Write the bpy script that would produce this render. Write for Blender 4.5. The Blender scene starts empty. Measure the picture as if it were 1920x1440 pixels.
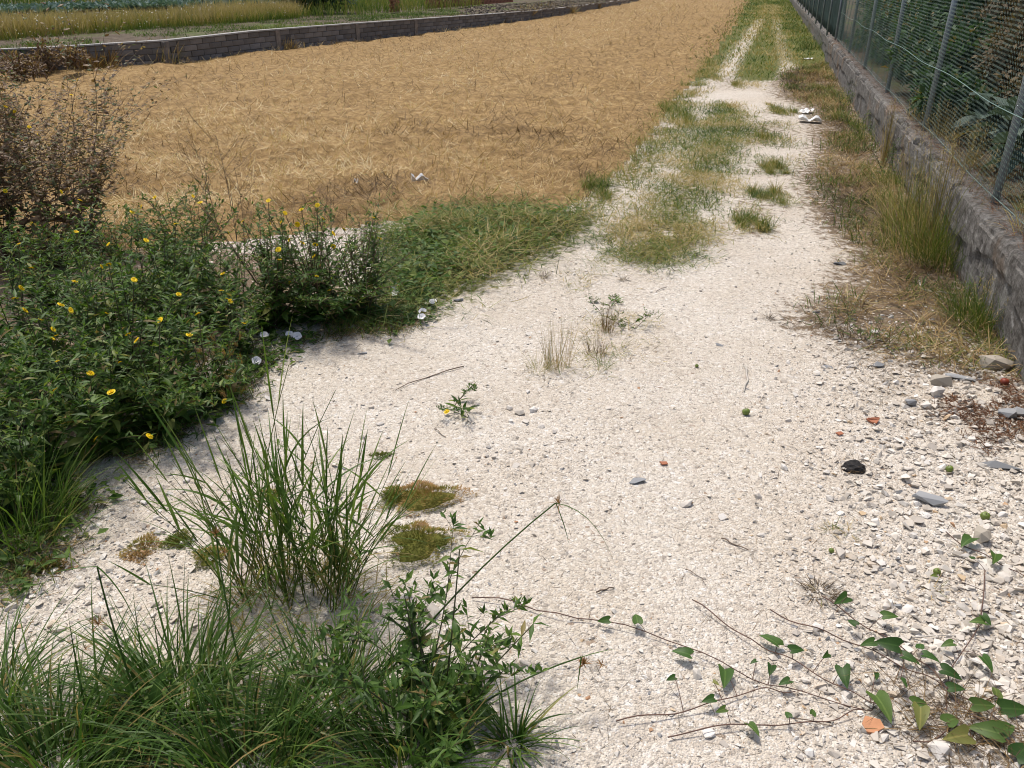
import bpy, bmesh, math, random
import numpy as np
from mathutils import Vector, Matrix
random.seed(7); rng = np.random.default_rng(7)
scn = bpy.context.scene; COL = scn.collection

# ------------------------------------------------------------ camera, sky, sun, exposure
CAM_H = 1.9; FPX = 1550.0; HOR = -55.0
PITCH = math.atan((720 - HOR) / FPX); CP, SP = math.cos(PITCH), math.sin(PITCH)
cam = bpy.data.objects.new('camera', bpy.data.cameras.new('camera')); COL.objects.link(cam)
cam.location = (0, 0, CAM_H); cam.rotation_euler = (math.pi / 2 - PITCH, 0, 0)
cam.data.sensor_fit = 'HORIZONTAL'; cam.data.sensor_width = 36; cam.data.lens = 36 * FPX / 1920
cam.data.clip_start = 0.05; cam.data.clip_end = 3000
scn.camera = cam
SUN_EL, SUN_AZ = math.radians(67), math.radians(-32)          # azimuth from +Y towards +X
w = bpy.data.worlds.new('World'); scn.world = w; w.use_nodes = True
nt = w.node_tree; bg = nt.nodes['Background']; sky = nt.nodes.new('ShaderNodeTexSky')
sky.sky_type = 'NISHITA'; sky.sun_disc = False; sky.sun_elevation = SUN_EL; sky.sun_rotation = SUN_AZ % (2 * math.pi)
sky.air_density = .9; sky.dust_density = 4.0; sky.ozone_density = .6
nt.links.new(sky.outputs[0], bg.inputs[0]); bg.inputs[1].default_value = 0.15
sl = bpy.data.lights.new('sun', 'SUN'); sl.energy = 2.8; sl.angle = math.radians(6.0); sl.color = (1, .955, .89)
sun = bpy.data.objects.new('sun', sl); COL.objects.link(sun)
sd = Vector((math.sin(SUN_AZ) * math.cos(SUN_EL), math.cos(SUN_AZ) * math.cos(SUN_EL), math.sin(SUN_EL)))
sun.rotation_euler = sd.to_track_quat('Z', 'Y').to_euler(); sun.location = (0, 0, 12)
vs = scn.view_settings; vs.view_transform = 'Standard'; vs.look = 'None'; vs.exposure = 0.05; vs.gamma = 1; vs.use_curve_mapping = False
scn.render.engine = 'CYCLES'
scn.cycles.max_bounces = 6; scn.cycles.diffuse_bounces = 3; scn.cycles.glossy_bounces = 2
scn.cycles.transmission_bounces = 4; scn.cycles.transparent_max_bounces = 4; scn.cycles.caustics_reflective = False; scn.cycles.caustics_refractive = False
scn.cycles.use_denoising = True; scn.cycles.filter_width = 1.05

# ------------------------------------------------------------ helpers: placing
def ray(x, y):
    u, v = (x - 960) / FPX, (720 - y) / FPX
    return np.array([u, CP + v * SP, -SP + v * CP])
def P(x, y, z=0.0):                      # where the line of sight meets the level z
    r = ray(x, y); t = (z - CAM_H) / r[2]
    return np.array([r[0] * t, r[1] * t, z])
def R(x, y, d):                          # point at depth d on that line
    r = ray(x, y); t = d / r[1]
    return np.array([r[0] * t, d, CAM_H + r[2] * t])
def G(pts, z=0.0): return np.array([P(a, b, z)[:2] for a, b in pts])

def _hash(ix, iy, s):
    n = (ix.astype(np.int64) * 374761393 + iy.astype(np.int64) * 668265263 + s * 974711) & 0x7fffffff
    n = ((n ^ (n >> 13)) * 1274126177) & 0x7fffffff
    return ((n ^ (n >> 16)) & 0xffff) / 65535.0
def vnoise(x, y, s=0):
    x = np.asarray(x, float); y = np.asarray(y, float)
    ix, iy = np.floor(x), np.floor(y); fx, fy = x - ix, y - iy
    fx = fx * fx * (3 - 2 * fx); fy = fy * fy * (3 - 2 * fy)
    a, b = _hash(ix, iy, s), _hash(ix + 1, iy, s); c, d = _hash(ix, iy + 1, s), _hash(ix + 1, iy + 1, s)
    return (a * (1 - fx) + b * fx) * (1 - fy) + (c * (1 - fx) + d * fx) * fy
def fbm(x, y, s=0, o=3):
    r = 0; a = .5; t = 0
    for k in range(o):
        r = r + a * vnoise(np.asarray(x) * 2 ** k, np.asarray(y) * 2 ** k, s + k * 17); t += a; a *= .55
    return r / t
def inpoly(x, y, poly):
    x = np.asarray(x); y = np.asarray(y); ins = np.zeros(x.shape, bool); n = len(poly); j = n - 1
    for i in range(n):
        xi, yi = poly[i]; xj, yj = poly[j]
        c = ((yi > y) != (yj > y)) & (x < (xj - xi) * (y - yi) / (yj - yi + 1e-12) + xi)
        ins ^= c; j = i
    return ins
def dline(x, y, pts):                    # distance to an open polyline
    best = np.full(np.shape(x), 1e9)
    for a, b in zip(pts[:-1], pts[1:]):
        d = b - a; t = np.clip(((x - a[0]) * d[0] + (y - a[1]) * d[1]) / (d @ d), 0, 1)
        best = np.minimum(best, np.hypot(x - a[0] - t * d[0], y - a[1] - t * d[1]))
    return best
def smooth(a, b, t):
    t = np.clip((np.asarray(t) - a) / (b - a), 0, 1); return t * t * (3 - 2 * t)

# ------------------------------------------------------------ the lie of the land
EDGE = np.vstack([[-9, 5.4], G([(-150, 540), (150, 495), (300, 462), (450, 452), (560, 436), (640, 432), (770, 412), (1040, 398), (1100, 368), (1190, 288), (1262, 195), (1335, 108), (1372, 58), (1405, 2)]), [24, 92]])
LW = np.array([[-19, 11.0], [-13, 15.6], [-9.58, 18.12], [-7.68, 19.85], [-6.49, 22.5], [-4.72, 26.32], [-1.19, 33.45], [0.91, 38.63], [3.86, 46.86], [7.66, 59.4], [14, 84]])
LWZ = np.array([.5, .5, .48, .5, .53, .5, .43, .36, .31, .25, .2])
FIELD = np.vstack([EDGE, LW[::-1]])
W0 = np.array([2.68, 3.99]); WD = np.array([.268, .963]); WD = WD / np.hypot(*WD); WN = np.array([WD[1], -WD[0]])   # right wall line, direction, to the right
def along(x, y): return (x - W0[0]) * WD[0] + (y - W0[1]) * WD[1]
def offs(x, y): return (x - W0[0]) * WN[0] + (y - W0[1]) * WN[1]
def hz(x, y):
    x = np.asarray(x, float); y = np.asarray(y, float)
    g = .03 * (fbm(x * .9, y * .9, 3) - .5) + .012 * (fbm(x * 5, y * 5, 9) - .5)
    f = inpoly(x, y, FIELD) * smooth(0, .5, dline(x, y, EDGE))
    u = x * .963 - y * .268; v = x * .268 + y * .963
    rel = .035 + .13 * (fbm(u * 1.3, v * .8, 21) - .45) + .15 * (fbm(x * 2.7, y * 2.7, 31) - .45) + .06 * (fbm(x * 8, y * 8, 41, 2) - .5)
    return g + f * rel

# ------------------------------------------------------------ helpers: meshes
def tag(o, label=None, cat=None, group=None, kind=None):
    if label: o['label'] = label
    if cat: o['category'] = cat
    if group: o['group'] = group
    if kind: o['kind'] = kind
    return o
def link(name, data, parent=None):
    o = bpy.data.objects.new(name, data); COL.objects.link(o)
    if parent is not None: o.parent = parent
    return o
def empty(name, loc, label, cat, group=None):
    o = link(name, None); o.location = [float(c) for c in loc]; o.empty_display_size = .1
    return tag(o, label, cat, group)
def mesh(name, V, F, mat, v=None, smooth_=False, attrs=None):
    """V (n,3); F list of (m,k) index arrays; v per-vertex float in the attribute v"""
    me = bpy.data.meshes.new(name); V = np.ascontiguousarray(V, np.float32)
    F = [np.asarray(f, np.int32) for f in F if len(f)]
    me.vertices.add(len(V)); me.vertices.foreach_set('co', V.ravel())
    idx = np.concatenate([f.ravel() for f in F]); tot = np.concatenate([np.full(len(f), f.shape[1], np.int32) for f in F])
    me.loops.add(len(idx)); me.loops.foreach_set('vertex_index', idx)
    st = np.zeros(len(tot), np.int32); st[1:] = np.cumsum(tot)[:-1]
    me.polygons.add(len(tot)); me.polygons.foreach_set('loop_start', st)
    try: me.polygons.foreach_set('loop_total', tot)
    except Exception: pass
    me.update(calc_edges=True)
    if smooth_: me.polygons.foreach_set('use_smooth', np.ones(len(tot), bool))
    else: me.polygons.foreach_set('use_smooth', np.zeros(len(tot), bool))
    for k, a in ([('v', v)] if v is not None else []) + list((attrs or {}).items()):
        at = me.attributes.new(k, 'FLOAT', 'POINT'); at.data.foreach_set('value', np.ascontiguousarray(a, np.float32))
    if mat: me.materials.append(mat)
    return me
class Geo:                               # collects pieces that become ONE mesh
    def __init__(s): s.V = []; s.F = {}; s.v = []; s.n = 0
    def add(s, V, F, v=.5):
        V = np.asarray(V, float)
        for f in (F if isinstance(F, list) else [F]):
            f = np.asarray(f)
            if len(f): s.F.setdefault(f.shape[1], []).append(f + s.n)
        s.V.append(V); s.v.append(np.full(len(V), v) if np.isscalar(v) else np.asarray(v)); s.n += len(V)
    def mesh(s, name, mat, off=(0, 0, 0), smooth_=False):
        return mesh(name, np.vstack(s.V) - np.asarray(off), [np.vstack(f) for f in s.F.values()], mat, np.concatenate(s.v), smooth_)
    def build(s, name, mat, parent=None, off=(0, 0, 0), smooth_=False, kind=None):
        if not s.n: return None
        return tag(link(name, s.mesh(name, mat, off, smooth_), parent), kind=kind)
def nrm(a): return a / (np.linalg.norm(a, axis=-1, keepdims=True) + 1e-9)

def blades(base, az, lean, length, width, curl, seg=4, twist=0.5, taper=1.0):
    """ribbons growing from base: az heading, lean from the vertical, curl = extra lean by the tip"""
    n = len(base); base = np.asarray(base, float)
    az, lean, length, width, curl = [np.broadcast_to(np.asarray(a, float), n) for a in (az, lean, length, width, curl)]
    pts = [base]; h = np.stack([np.cos(az), np.sin(az)], 1)
    for k in range(seg):
        t = (k + .5) / seg; th = lean + curl * t ** 1.3
        st = (length / seg)[:, None] * np.concatenate([h * np.sin(th)[:, None], np.cos(th)[:, None]], 1)
        pts.append(pts[-1] + st)
    ta = az + math.pi / 2 + rng.normal(0, twist, n)
    side = np.stack([np.cos(ta), np.sin(ta), rng.normal(0, .15, n)], 1); side = nrm(side)
    V = np.empty((n, seg + 1, 2, 3))
    for k in range(seg + 1):
        t = k / seg; wd = width * (min(1, .55 + 2.2 * t) * (1 - t ** 2.2 * taper) + .06)
        V[:, k, 0] = pts[k] - side * wd[:, None] / 2; V[:, k, 1] = pts[k] + side * wd[:, None] / 2
    i = np.arange(n)[:, None] * (2 * (seg + 1)) + np.arange(seg)[None] * 2
    F = np.stack([i, i + 1, i + 3, i + 2], 2).reshape(-1, 4)
    return V.reshape(-1, 3), F, 2 * (seg + 1)
def tube(path, r0, r1, sides=4):
    path = np.asarray(path, float); n = len(path)
    tg = np.gradient(path, axis=0); tg = nrm(tg)
    up = np.array([0, 0, 1.0]) if abs(tg[0][2]) < .9 else np.array([1.0, 0, 0])
    a = nrm(np.cross(tg, up)); b = np.cross(tg, a)
    rr = np.linspace(r0, r1, n)[:, None, None]; an = np.arange(sides) * 2 * math.pi / sides
    ring = a[:, None] * np.cos(an)[None, :, None] + b[:, None] * np.sin(an)[None, :, None]
    V = (path[:, None] + ring * rr).reshape(-1, 3)
    i = np.arange(n - 1)[:, None] * sides; j = np.arange(sides)[None]; k = (j + 1) % sides
    F = np.stack([i + j, i + k, i + sides + k, i + sides + j], 2).reshape(-1, 4)
    return V, F
def capped(path, r0, r1, sides=8):
    V, F = tube(path, r0, r1, sides); n = len(V)
    V = np.vstack([V, path[0], path[-1]]); s = np.arange(sides); k = (s + 1) % sides
    T = np.vstack([np.stack([np.full(sides, n), k, s], 1), np.stack([np.full(sides, n + 1), n - sides + s, n - sides + k], 1)])
    return V, [F, T]
def leaf_tpl(aspect, stations, fold=.12, droop=.25, wave=0., seed=0):
    """leaf along +Y from 0 to 1, half widths by stations [(t, w)], folded along the midrib"""
    r = np.random.default_rng(seed); V = []; n = len(stations)
    for t, wd in stations:
        z = -droop * t * t; hw = wd * aspect / 2; q = wave * r.normal()
        V += [[-hw, t, z + fold * wd * aspect + q], [0, t, z], [hw, t, z + fold * wd * aspect - q * .6]]
    i = np.arange(n - 1)[:, None] * 3
    F = np.concatenate([i + [0, 1, 4, 3], i + [1, 2, 5, 4]])
    return np.array(V), F
LANCE = [(0, .12), (.2, .55), (.42, 1), (.7, .72), (1, .03)]
TPL = {
    'lance': leaf_tpl(.24, LANCE, .2, .22, .012, 1), 'lance2': leaf_tpl(.3, LANCE, .12, .45, .02, 2), 'lance3': leaf_tpl(.2, LANCE, .25, .05, .015, 3),
    'lanceL': leaf_tpl(.26, [(0, .15), (.42, 1), (1, .03)], .2, .25), 'dia': (np.array([[0, 0, 0], [-.3, .45, .08], [0, 1, -.1], [.3, .45, .08]], float), np.array([[0, 1, 2, 3]])), 'crumple': leaf_tpl(.6, [(0, .3), (.5, 1), (1, .4)], -.35, .6, .06, 8),
    'small': leaf_tpl(.34, [(0, .2), (.45, 1), (1, .05)], .2, .15), 'oval': leaf_tpl(.62, [(0, .3), (.4, 1), (.8, .62), (1, .05)], .12, .2),
    'kale': leaf_tpl(.72, [(0, .12), (.2, .3), (.42, .9), (.65, 1), (.85, .75), (1, .15)], .12, .45, .07, 5),
}
class Cloud:                             # many leaves from shared outlines, baked into one mesh
    def __init__(s): s.it = {}
    def add(s, tpl, pos, d, L, v=.5, up=None):
        s.it.setdefault(tpl, []).append((pos, d, L, v, up if up is not None else (random.gauss(0, .35), random.gauss(0, .35), 1)))
    def bake(s, g):
        for k, it in s.it.items():
            tv, tf = TPL[k]; pos = np.array([a[0] for a in it], float); d = nrm(np.array([a[1] for a in it], float))
            L = np.array([a[2] for a in it]); v = np.array([a[3] for a in it]); up = np.array([a[4] for a in it], float)
            side = nrm(np.cross(d, up)); nn = np.cross(side, d)
            V = pos[:, None] + L[:, None, None] * (side[:, None] * tv[None, :, 0:1] + d[:, None] * tv[None, :, 1:2] + nn[:, None] * tv[None, :, 2:3])
            F = (tf[None] + (np.arange(len(it)) * len(tv))[:, None, None]).reshape(-1, tf.shape[1])
            g.add(V.reshape(-1, 3), F, np.repeat(v, len(tv)))
def frame(pos, d, L, up=(0, 0, 1)):
    d = Vector(d).normalized(); s = d.cross(Vector(up)); s = s.normalized() if s.length > 1e-4 else Vector((1, 0, 0)); n = s.cross(d)
    m = Matrix((s, d, n)).transposed().to_4x4(); m = Matrix.Translation(Vector([float(c) for c in pos])) @ m @ Matrix.Scale(L, 4); return m
def bez(a, b, c, n=6):
    t = np.linspace(0, 1, n)[:, None]; a, b, c = map(np.asarray, (a, b, c))
    return (1 - t) ** 2 * a + 2 * t * (1 - t) * b + t * t * c

# ------------------------------------------------------------ materials
def newmat(name):
    m = bpy.data.materials.new(name); m.use_nodes = True; t = m.node_tree
    return m, t, t.nodes['Principled BSDF'], t.nodes['Material Output']
def N(t, kind, **kw):
    n = t.nodes.new(kind)
    for k, a in kw.items():
        if k in n.inputs: n.inputs[k].default_value = a
        else: setattr(n, k, a)
    return n
def ramp(t, src, stops):
    r = t.nodes.new('ShaderNodeValToRGB'); e = r.color_ramp.elements
    while len(e) < len(stops): e.new(.5)
    for q, (p, c) in zip(e, stops): q.position = p; q.color = (*c, 1)
    t.links.new(src, r.inputs[0]); return r.outputs[0]
def mix(t, f, a, b, mode='MIX'):
    n = t.nodes.new('ShaderNodeMix'); n.data_type = 'RGBA'; n.blend_type = mode
    for s, x in ((n.inputs[0], f), (n.inputs[6], a), (n.inputs[7], b)):
        if hasattr(x, 'links') or hasattr(x, 'is_output'): t.links.new(x, s)
        elif isinstance(x, (int, float)): s.default_value = x
        else: s.default_value = (*x, 1)
    return n.outputs[2]
def bump(t, b, h, strength, dist):
    n = t.nodes.new('ShaderNodeBump'); n.inputs['Strength'].default_value = strength; n.inputs['Distance'].default_value = dist
    t.links.new(h, n.inputs['Height']); t.links.new(n.outputs[0], b.inputs['Normal'])
def noise(t, scale, detail=3, vec=None, rough=.55):
    n = N(t, 'ShaderNodeTexNoise', Scale=scale, Detail=detail, Roughness=rough)
    if vec is not None: t.links.new(vec, n.inputs['Vector'])
    return n.outputs['Fac']
def coords(t, kind='Object'): return t.nodes.new('ShaderNodeTexCoord').outputs[kind]
def attr(t, name='v'): return N(t, 'ShaderNodeAttribute', attribute_name=name).outputs['Fac']

def leafmat(name, stops, trans=.3, rough=.5, spec=.35, random_=False, tint=1.15, vein=0):
    m, t, b, out = newmat(name)
    src = t.nodes.new('ShaderNodeObjectInfo').outputs['Random'] if random_ else attr(t)
    c = ramp(t, src, stops); nz = noise(t, 35, 2, coords(t))
    c = mix(t, nz, c, mix(t, 1.0, c, (.72, .74, .66), 'MULTIPLY'))
    if vein:
        sp_ = N(t, 'ShaderNodeSeparateXYZ'); t.links.new(coords(t), sp_.inputs[0]); ab = N(t, 'ShaderNodeMath', operation='ABSOLUTE'); t.links.new(sp_.outputs[0], ab.inputs[0])
        c = mix(t, ramp(t, ab.outputs[0], [(vein * .4, (.55, .55, .55)), (vein * 1.6, (0, 0, 0))]), c, mix(t, 1.0, c, (2.1, 1.8, 2.2), 'MULTIPLY'))
        wn = noise(t, 3.2, 5, coords(t), .7); c = mix(t, ramp(t, wn, [(.56, (0, 0, 0)), (.72, (.6, .6, .6))]), c, mix(t, 1.0, c, (1.9, 1.35, .9), 'MULTIPLY'))
    t.links.new(c, b.inputs['Base Color']); b.inputs['Roughness'].default_value = rough; b.inputs['Specular IOR Level'].default_value = spec
    if trans:
        tr = t.nodes.new('ShaderNodeBsdfTranslucent'); t.links.new(mix(t, 1.0, c, (tint, tint * 1.05, .6), 'MULTIPLY'), tr.inputs[0])
        ms = t.nodes.new('ShaderNodeMixShader'); ms.inputs[0].default_value = trans
        t.links.new(b.outputs[0], ms.inputs[1]); t.links.new(tr.outputs[0], ms.inputs[2]); t.links.new(ms.outputs[0], out.inputs[0])
    return m
def plain(name, col, rough=.8, spec=.3, var=.25, scale=20, bmp=0.0, metal=0.0):
    m, t, b, out = newmat(name); co = coords(t); nz = noise(t, scale, 4, co)
    lo = [c * (1 - var) for c in col]; hi = [min(1, c * (1 + var)) for c in col]
    t.links.new(ramp(t, nz, [(.3, lo), (.7, hi)]), b.inputs['Base Color'])
    b.inputs['Roughness'].default_value = rough; b.inputs['Specular IOR Level'].default_value = spec; b.inputs['Metallic'].default_value = metal
    if bmp: bump(t, b, nz, .8, bmp)
    return m
M = {}
GREEN = [(0, (.034, .078, .012)), (.4, (.075, .155, .026)), (.75, (.15, .245, .05)), (.93, (.24, .29, .07)), (1, (.27, .20, .08))]
M['leaf'] = leafmat('oxtongue_leaf', GREEN, .38); M['leaf_obj'] = leafmat('oxtongue_leaf_single', GREEN, .38, random_=True, vein=.012)
M['stem'] = leafmat('green_stem', [(0, (.06, .06, .03)), (.5, (.09, .085, .045)), (1, (.12, .12, .05))], 0)
M['drystem'] = leafmat('dry_stem', [(0, (.07, .045, .03)), (.5, (.14, .09, .055)), (1, (.22, .15, .09))], 0)
M['dryleaf'] = leafmat('dry_leaf', [(0, (.10, .058, .034)), (.45, (.24, .145, .085)), (.7, (.36, .26, .16)), (.80, (.09, .12, .045)), (1, (.15, .19, .075))], .3)
M['grass'] = leafmat('grass_blade', [(0, (.05, .105, .016)), (.4, (.09, .17, .028)), (.72, (.17, .25, .05)), (.88, (.34, .31, .11)), (1, (.42, .29, .13))], .4, .45, .3)
M['sedge'] = leafmat('sedge_blade', [(0, (.038, .085, .016)), (.5, (.078, .155, .028)), (.85, (.16, .24, .055)), (1, (.36, .26, .10))], .36, .45, .25)
M['verge'] = leafmat('verge_grass', [(0, (.055, .105, .018)), (.2, (.11, .18, .03)), (.42, (.21, .255, .055)), (.62, (.34, .30, .10)), (.82, (.48, .36, .16)), (1, (.62, .48, .26))], .25, .6, .25)
M['straw'] = leafmat('straw', [(0, (.105, .06, .026)), (.25, (.30, .188, .082)), (.52, (.55, .38, .175)), (.8, (.74, .55, .29)), (1, (.88, .74, .49))], .2, .6, .3, tint=1.0)
M['clip'] = leafmat('clippings', [(0, (.06, .04, .022)), (.3, (.18, .11, .05)), (.55, (.38, .25, .11)), (.8, (.56, .40, .20)), (.92, (.62, .48, .28)), (1, (.13, .16, .04))], .15, .65, .2)
M['barley'] = leafmat('barley', [(0, (.34, .18, .05)), (1, (.62, .40, .14))], .3)
M['hedge'] = leafmat('hedge_leaf', [(0, (.022, .055, .022)), (.5, (.05, .11, .04)), (.85, (.09, .17, .06)), (1, (.24, .17, .06))], .25, .45)
M['brown'] = leafmat('brown_hedge_leaf', [(0, (.07, .05, .03)), (.5, (.14, .10, .055)), (1, (.22, .16, .08))], .2, .7)
M['kale'] = leafmat('kale_leaf', [(0, (.075, .12, .095)), (.6, (.12, .17, .14)), (1, (.16, .21, .175))], .15, .6, .25, random_=True, vein=.03)
M['kaleold'] = leafmat('kale_old_leaf', [(0, (.28, .15, .04)), (1, (.3, .22, .08))], .25, .6, .3, random_=True)
M['vine'] = leafmat('bindweed_leaf', [(0, (.035, .085, .018)), (.5, (.06, .13, .028)), (.85, (.12, .19, .045)), (1, (.24, .24, .07))], .3, .5, .3, random_=True, vein=.03)
M['vinestem'] = plain('bindweed_stem', (.13, .075, .055), .7)
M['yellow'] = plain('yellow_petal', (.85, .60, .01), .5, .2, .12, 60)
M['orange'] = plain('yellow_disc', (.78, .47, .01), .6, .2, .15, 80)
M['bud'] = plain('green_bud', (.06, .09, .03), .7)
M['petal'] = plain('white_petal', (.82, .80, .80), .55, .3, .04, 40)
M['moss'] = leafmat('moss', [(0, (.12, .14, .03)), (.4, (.22, .22, .055)), (.7, (.38, .28, .09)), (1, (.44, .27, .13))], .2, .8, .1)
M['stoneobj'] = None
def stonemat(name, stops, random_=False, bmp=.004):
    m, t, b, out = newmat(name); co = coords(t)
    src = t.nodes.new('ShaderNodeObjectInfo').outputs['Random'] if random_ else attr(t)
    c = ramp(t, src, stops); nz = noise(t, 60 if not random_ else 2.2, 4, co)
    c = mix(t, nz, c, mix(t, 1.0, c, (.74, .72, .69), 'MULTIPLY')); t.links.new(c, b.inputs['Base Color'])
    b.inputs['Roughness'].default_value = .85; b.inputs['Specular IOR Level'].default_value = .25
    bump(t, b, noise(t, 300 if not random_ else 9, 3, co), .35, bmp * (.15 if not random_ else .4)); return m
LIME = [(0, (.22, .225, .23)), (.018, (.34, .34, .34)), (.05, (.49, .445, .39)), (.4, (.645, .585, .50)), (.75, (.745, .70, .625)), (.93, (.82, .79, .74)), (.97, (.62, .47, .30)), (1, (.45, .26, .15))]
M['gravel'] = stonemat('limestone_chips', LIME); M['stone'] = stonemat('limestone', [(0, (.60, .54, .46)), (.5, (.72, .67, .60)), (.85, (.80, .77, .72)), (1, (.62, .52, .40))], True, .0012)
M['slate'] = stonemat('grey_slate', [(0, (.23, .24, .25)), (1, (.38, .39, .40))], True, .0012)
M['rock'] = stonemat('tan_rock', [(0, (.40, .36, .30)), (1, (.5, .45, .37))], True, .0015)
M['terra'] = plain('terracotta', (.42, .17, .095), .8, .2, .15, 30, .002)
M['terra2'] = plain('orange_terracotta', (.56, .27, .14), .8, .2, .12, 30, .002)
M['fruit'] = plain('green_fruit', (.14, .19, .03), .38, .5, .3, 60, .001)
M['redfruit'] = plain('red_fruit', (.24, .05, .025), .45, .4, .25, 40)
M['char'] = plain('charred_lump', (.03, .028, .027), .9, .2, .5, 60, .01)
M['twig'] = plain('dry_twig', (.16, .12, .09), .85, .2, .35, 40)
M['palestick'] = plain('bleached_stick', (.50, .46, .40), .8, .2, .2, 40)
M['plastic'] = plain('white_plastic', (.78, .78, .76), .45, .4, .06, 8)
M['metal'] = plain('galvanised_steel', (.30, .35, .39), .5, .5, .16, 14, .0005, .35)
M['wire'] = plain('dark_wire', (.045, .085, .072), .5, .4, .2, 30, 0, .3)
M['greenwire'] = plain('green_wire', (.14, .22, .19), .5, .4, .2, 30)
M['screen'] = plain('dark_green_screen', (.016, .038, .034), .8, .2, .25, 6)
M['brick'] = plain('red_brick', (.30, .12, .07), .9, .2, .35, 6)
M['litter'] = leafmat('rusty_litter', [(0, (.08, .04, .025)), (.5, (.17, .08, .045)), (1, (.26, .14, .08))], .1, .8, .1)

def groundmats():
    # dry field soil under the hay
    m, t, b, out = newmat('field_soil'); co = coords(t)
    n1 = noise(t, 9, 6, co, .7); n2 = noise(t, .35, 3, co)
    c = ramp(t, n1, [(.25, (.12, .075, .034)), (.5, (.30, .20, .092)), (.72, (.50, .36, .175))])
    c = mix(t, n2, c, mix(t, 1.0, c, (.86, .82, .74), 'MULTIPLY'))
    t.links.new(c, b.inputs['Base Color']); b.inputs['Roughness'].default_value = .9; b.inputs['Specular IOR Level'].default_value = .1
    bump(t, b, n1, 1, .03); M['field'] = m
    # crushed limestone, with earth and turf where the attributes say so
    m, t, b, out = newmat('crushed_limestone'); co = coords(t)
    def vor(s):
        n = N(t, 'ShaderNodeTexVoronoi', Scale=s); t.links.new(co, n.inputs['Vector']); return n
    va, vb = vor(150), vor(62)
    sx = N(t, 'ShaderNodeSeparateColor'); t.links.new(va.outputs['Color'], sx.inputs[0])
    sy = N(t, 'ShaderNodeSeparateColor'); t.links.new(vb.outputs['Color'], sy.inputs[0])
    fines = [(0, (.36, .325, .28)), (.12, (.54, .48, .405)), (.5, (.635, .57, .48)), (.85, (.71, .66, .58)), (.96, (.78, .75, .70)), (1, (.36, .28, .21))]
    ca = ramp(t, sx.outputs[0], fines); cb = ramp(t, sy.outputs[0], fines)
    c = mix(t, ramp(t, noise(t, 30, 2, co), [(.45, (0, 0, 0)), (.55, (1, 1, 1))]), ca, cb)
    big = noise(t, 1.3, 4, co); c = mix(t, ramp(t, big, [(.35, (0, 0, 0)), (.7, (.55, .55, .55))]), c, mix(t, 1.0, c, (.80, .74, .66), 'MULTIPLY'))
    earth = ramp(t, noise(t, 40, 5, co, .7), [(.3, (.10, .07, .045)), (.55, (.22, .165, .11)), (.75, (.36, .29, .20))])
    turf = ramp(t, noise(t, 25, 5, co, .7), [(.3, (.06, .075, .02)), (.55, (.13, .14, .04)), (.75, (.24, .20, .075))])
    def mask(a):
        q = N(t, 'ShaderNodeMath', operation='ADD'); t.links.new(attr(t, a), q.inputs[0])
        r = N(t, 'ShaderNodeMath', operation='MULTIPLY_ADD'); t.links.new(noise(t, 14, 5, co, .7), r.inputs[0]); r.inputs[1].default_value = 1.3; r.inputs[2].default_value = -.65
        t.links.new(r.outputs[0], q.inputs[1]); return ramp(t, q.outputs[0], [(.42, (0, 0, 0)), (.6, (1, 1, 1))])
    c = mix(t, mask('soil'), c, earth); c = mix(t, mask('turf'), c, turf)
    t.links.new(c, b.inputs['Base Color']); b.inputs['Roughness'].default_value = .92; b.inputs['Specular IOR Level'].default_value = .12
    ad = N(t, 'ShaderNodeMath', operation='ADD'); t.links.new(va.outputs['Distance'], ad.inputs[0]); t.links.new(vb.outputs['Distance'], ad.inputs[1])
    bump(t, b, ad.outputs[0], .9, -.006); M['path'] = m
    # garden / terrace earth
    m, t, b, out = newmat('tilled_earth'); co = coords(t); n1 = noise(t, 6, 6, co, .7)
    c = ramp(t, n1, [(.3, (.065, .052, .036)), (.5, (.12, .095, .07)), (.72, (.19, .16, .12))]); gr = ramp(t, noise(t, .5, 5, co, .65), [(.5, (0, 0, 0)), (.62, (.8, .8, .8))])
    c = mix(t, gr, c, (.10, .14, .035)); t.links.new(c, b.inputs['Base Color']); b.inputs['Roughness'].default_value = .95; b.inputs['Specular IOR Level'].default_value = .1
    bump(t, b, n1, 1, .05); M['earth'] = m
    # grey blockwork
    m, t, b, out = newmat('concrete_block'); co = coords(t); n1 = noise(t, 7, 5, co, .65)
    r = t.nodes.new('ShaderNodeObjectInfo').outputs['Random']
    c = ramp(t, r, [(0, (.125, .118, .11)), (.5, (.165, .156, .147)), (1, (.225, .213, .20))])
    c = mix(t, n1, mix(t, 1.0, c, (.6, .58, .56), 'MULTIPLY'), mix(t, 1.0, c, (1.4, 1.38, 1.35), 'MULTIPLY'))
    t.links.new(c, b.inputs['Base Color']); b.inputs['Roughness'].default_value = .95; bump(t, b, noise(t, 60, 4, co), .7, .01); M['block'] = m
    # weathered render on the low wall: streaks run down the face
    m, t, b, out = newmat('weathered_concrete'); co = coords(t)
    mp = N(t, 'ShaderNodeMapping'); mp.inputs['Scale'].default_value = (1, 1, .35); t.links.new(co, mp.inputs[0])
    st = noise(t, 7, 6, mp.outputs[0], .7); n1 = noise(t, 38, 7, co, .8); n2 = noise(t, 1.7, 4, co)
    c = ramp(t, n1, [(.28, (.065, .062, .057)), (.46, (.165, .158, .146)), (.60, (.26, .25, .232)), (.74, (.48, .465, .445))])
    c = mix(t, ramp(t, st, [(.40, (.7, .7, .7)), (.58, (0, 0, 0))]), c, mix(t, 1.0, c, (.5, .47, .45), 'MULTIPLY'))
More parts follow.
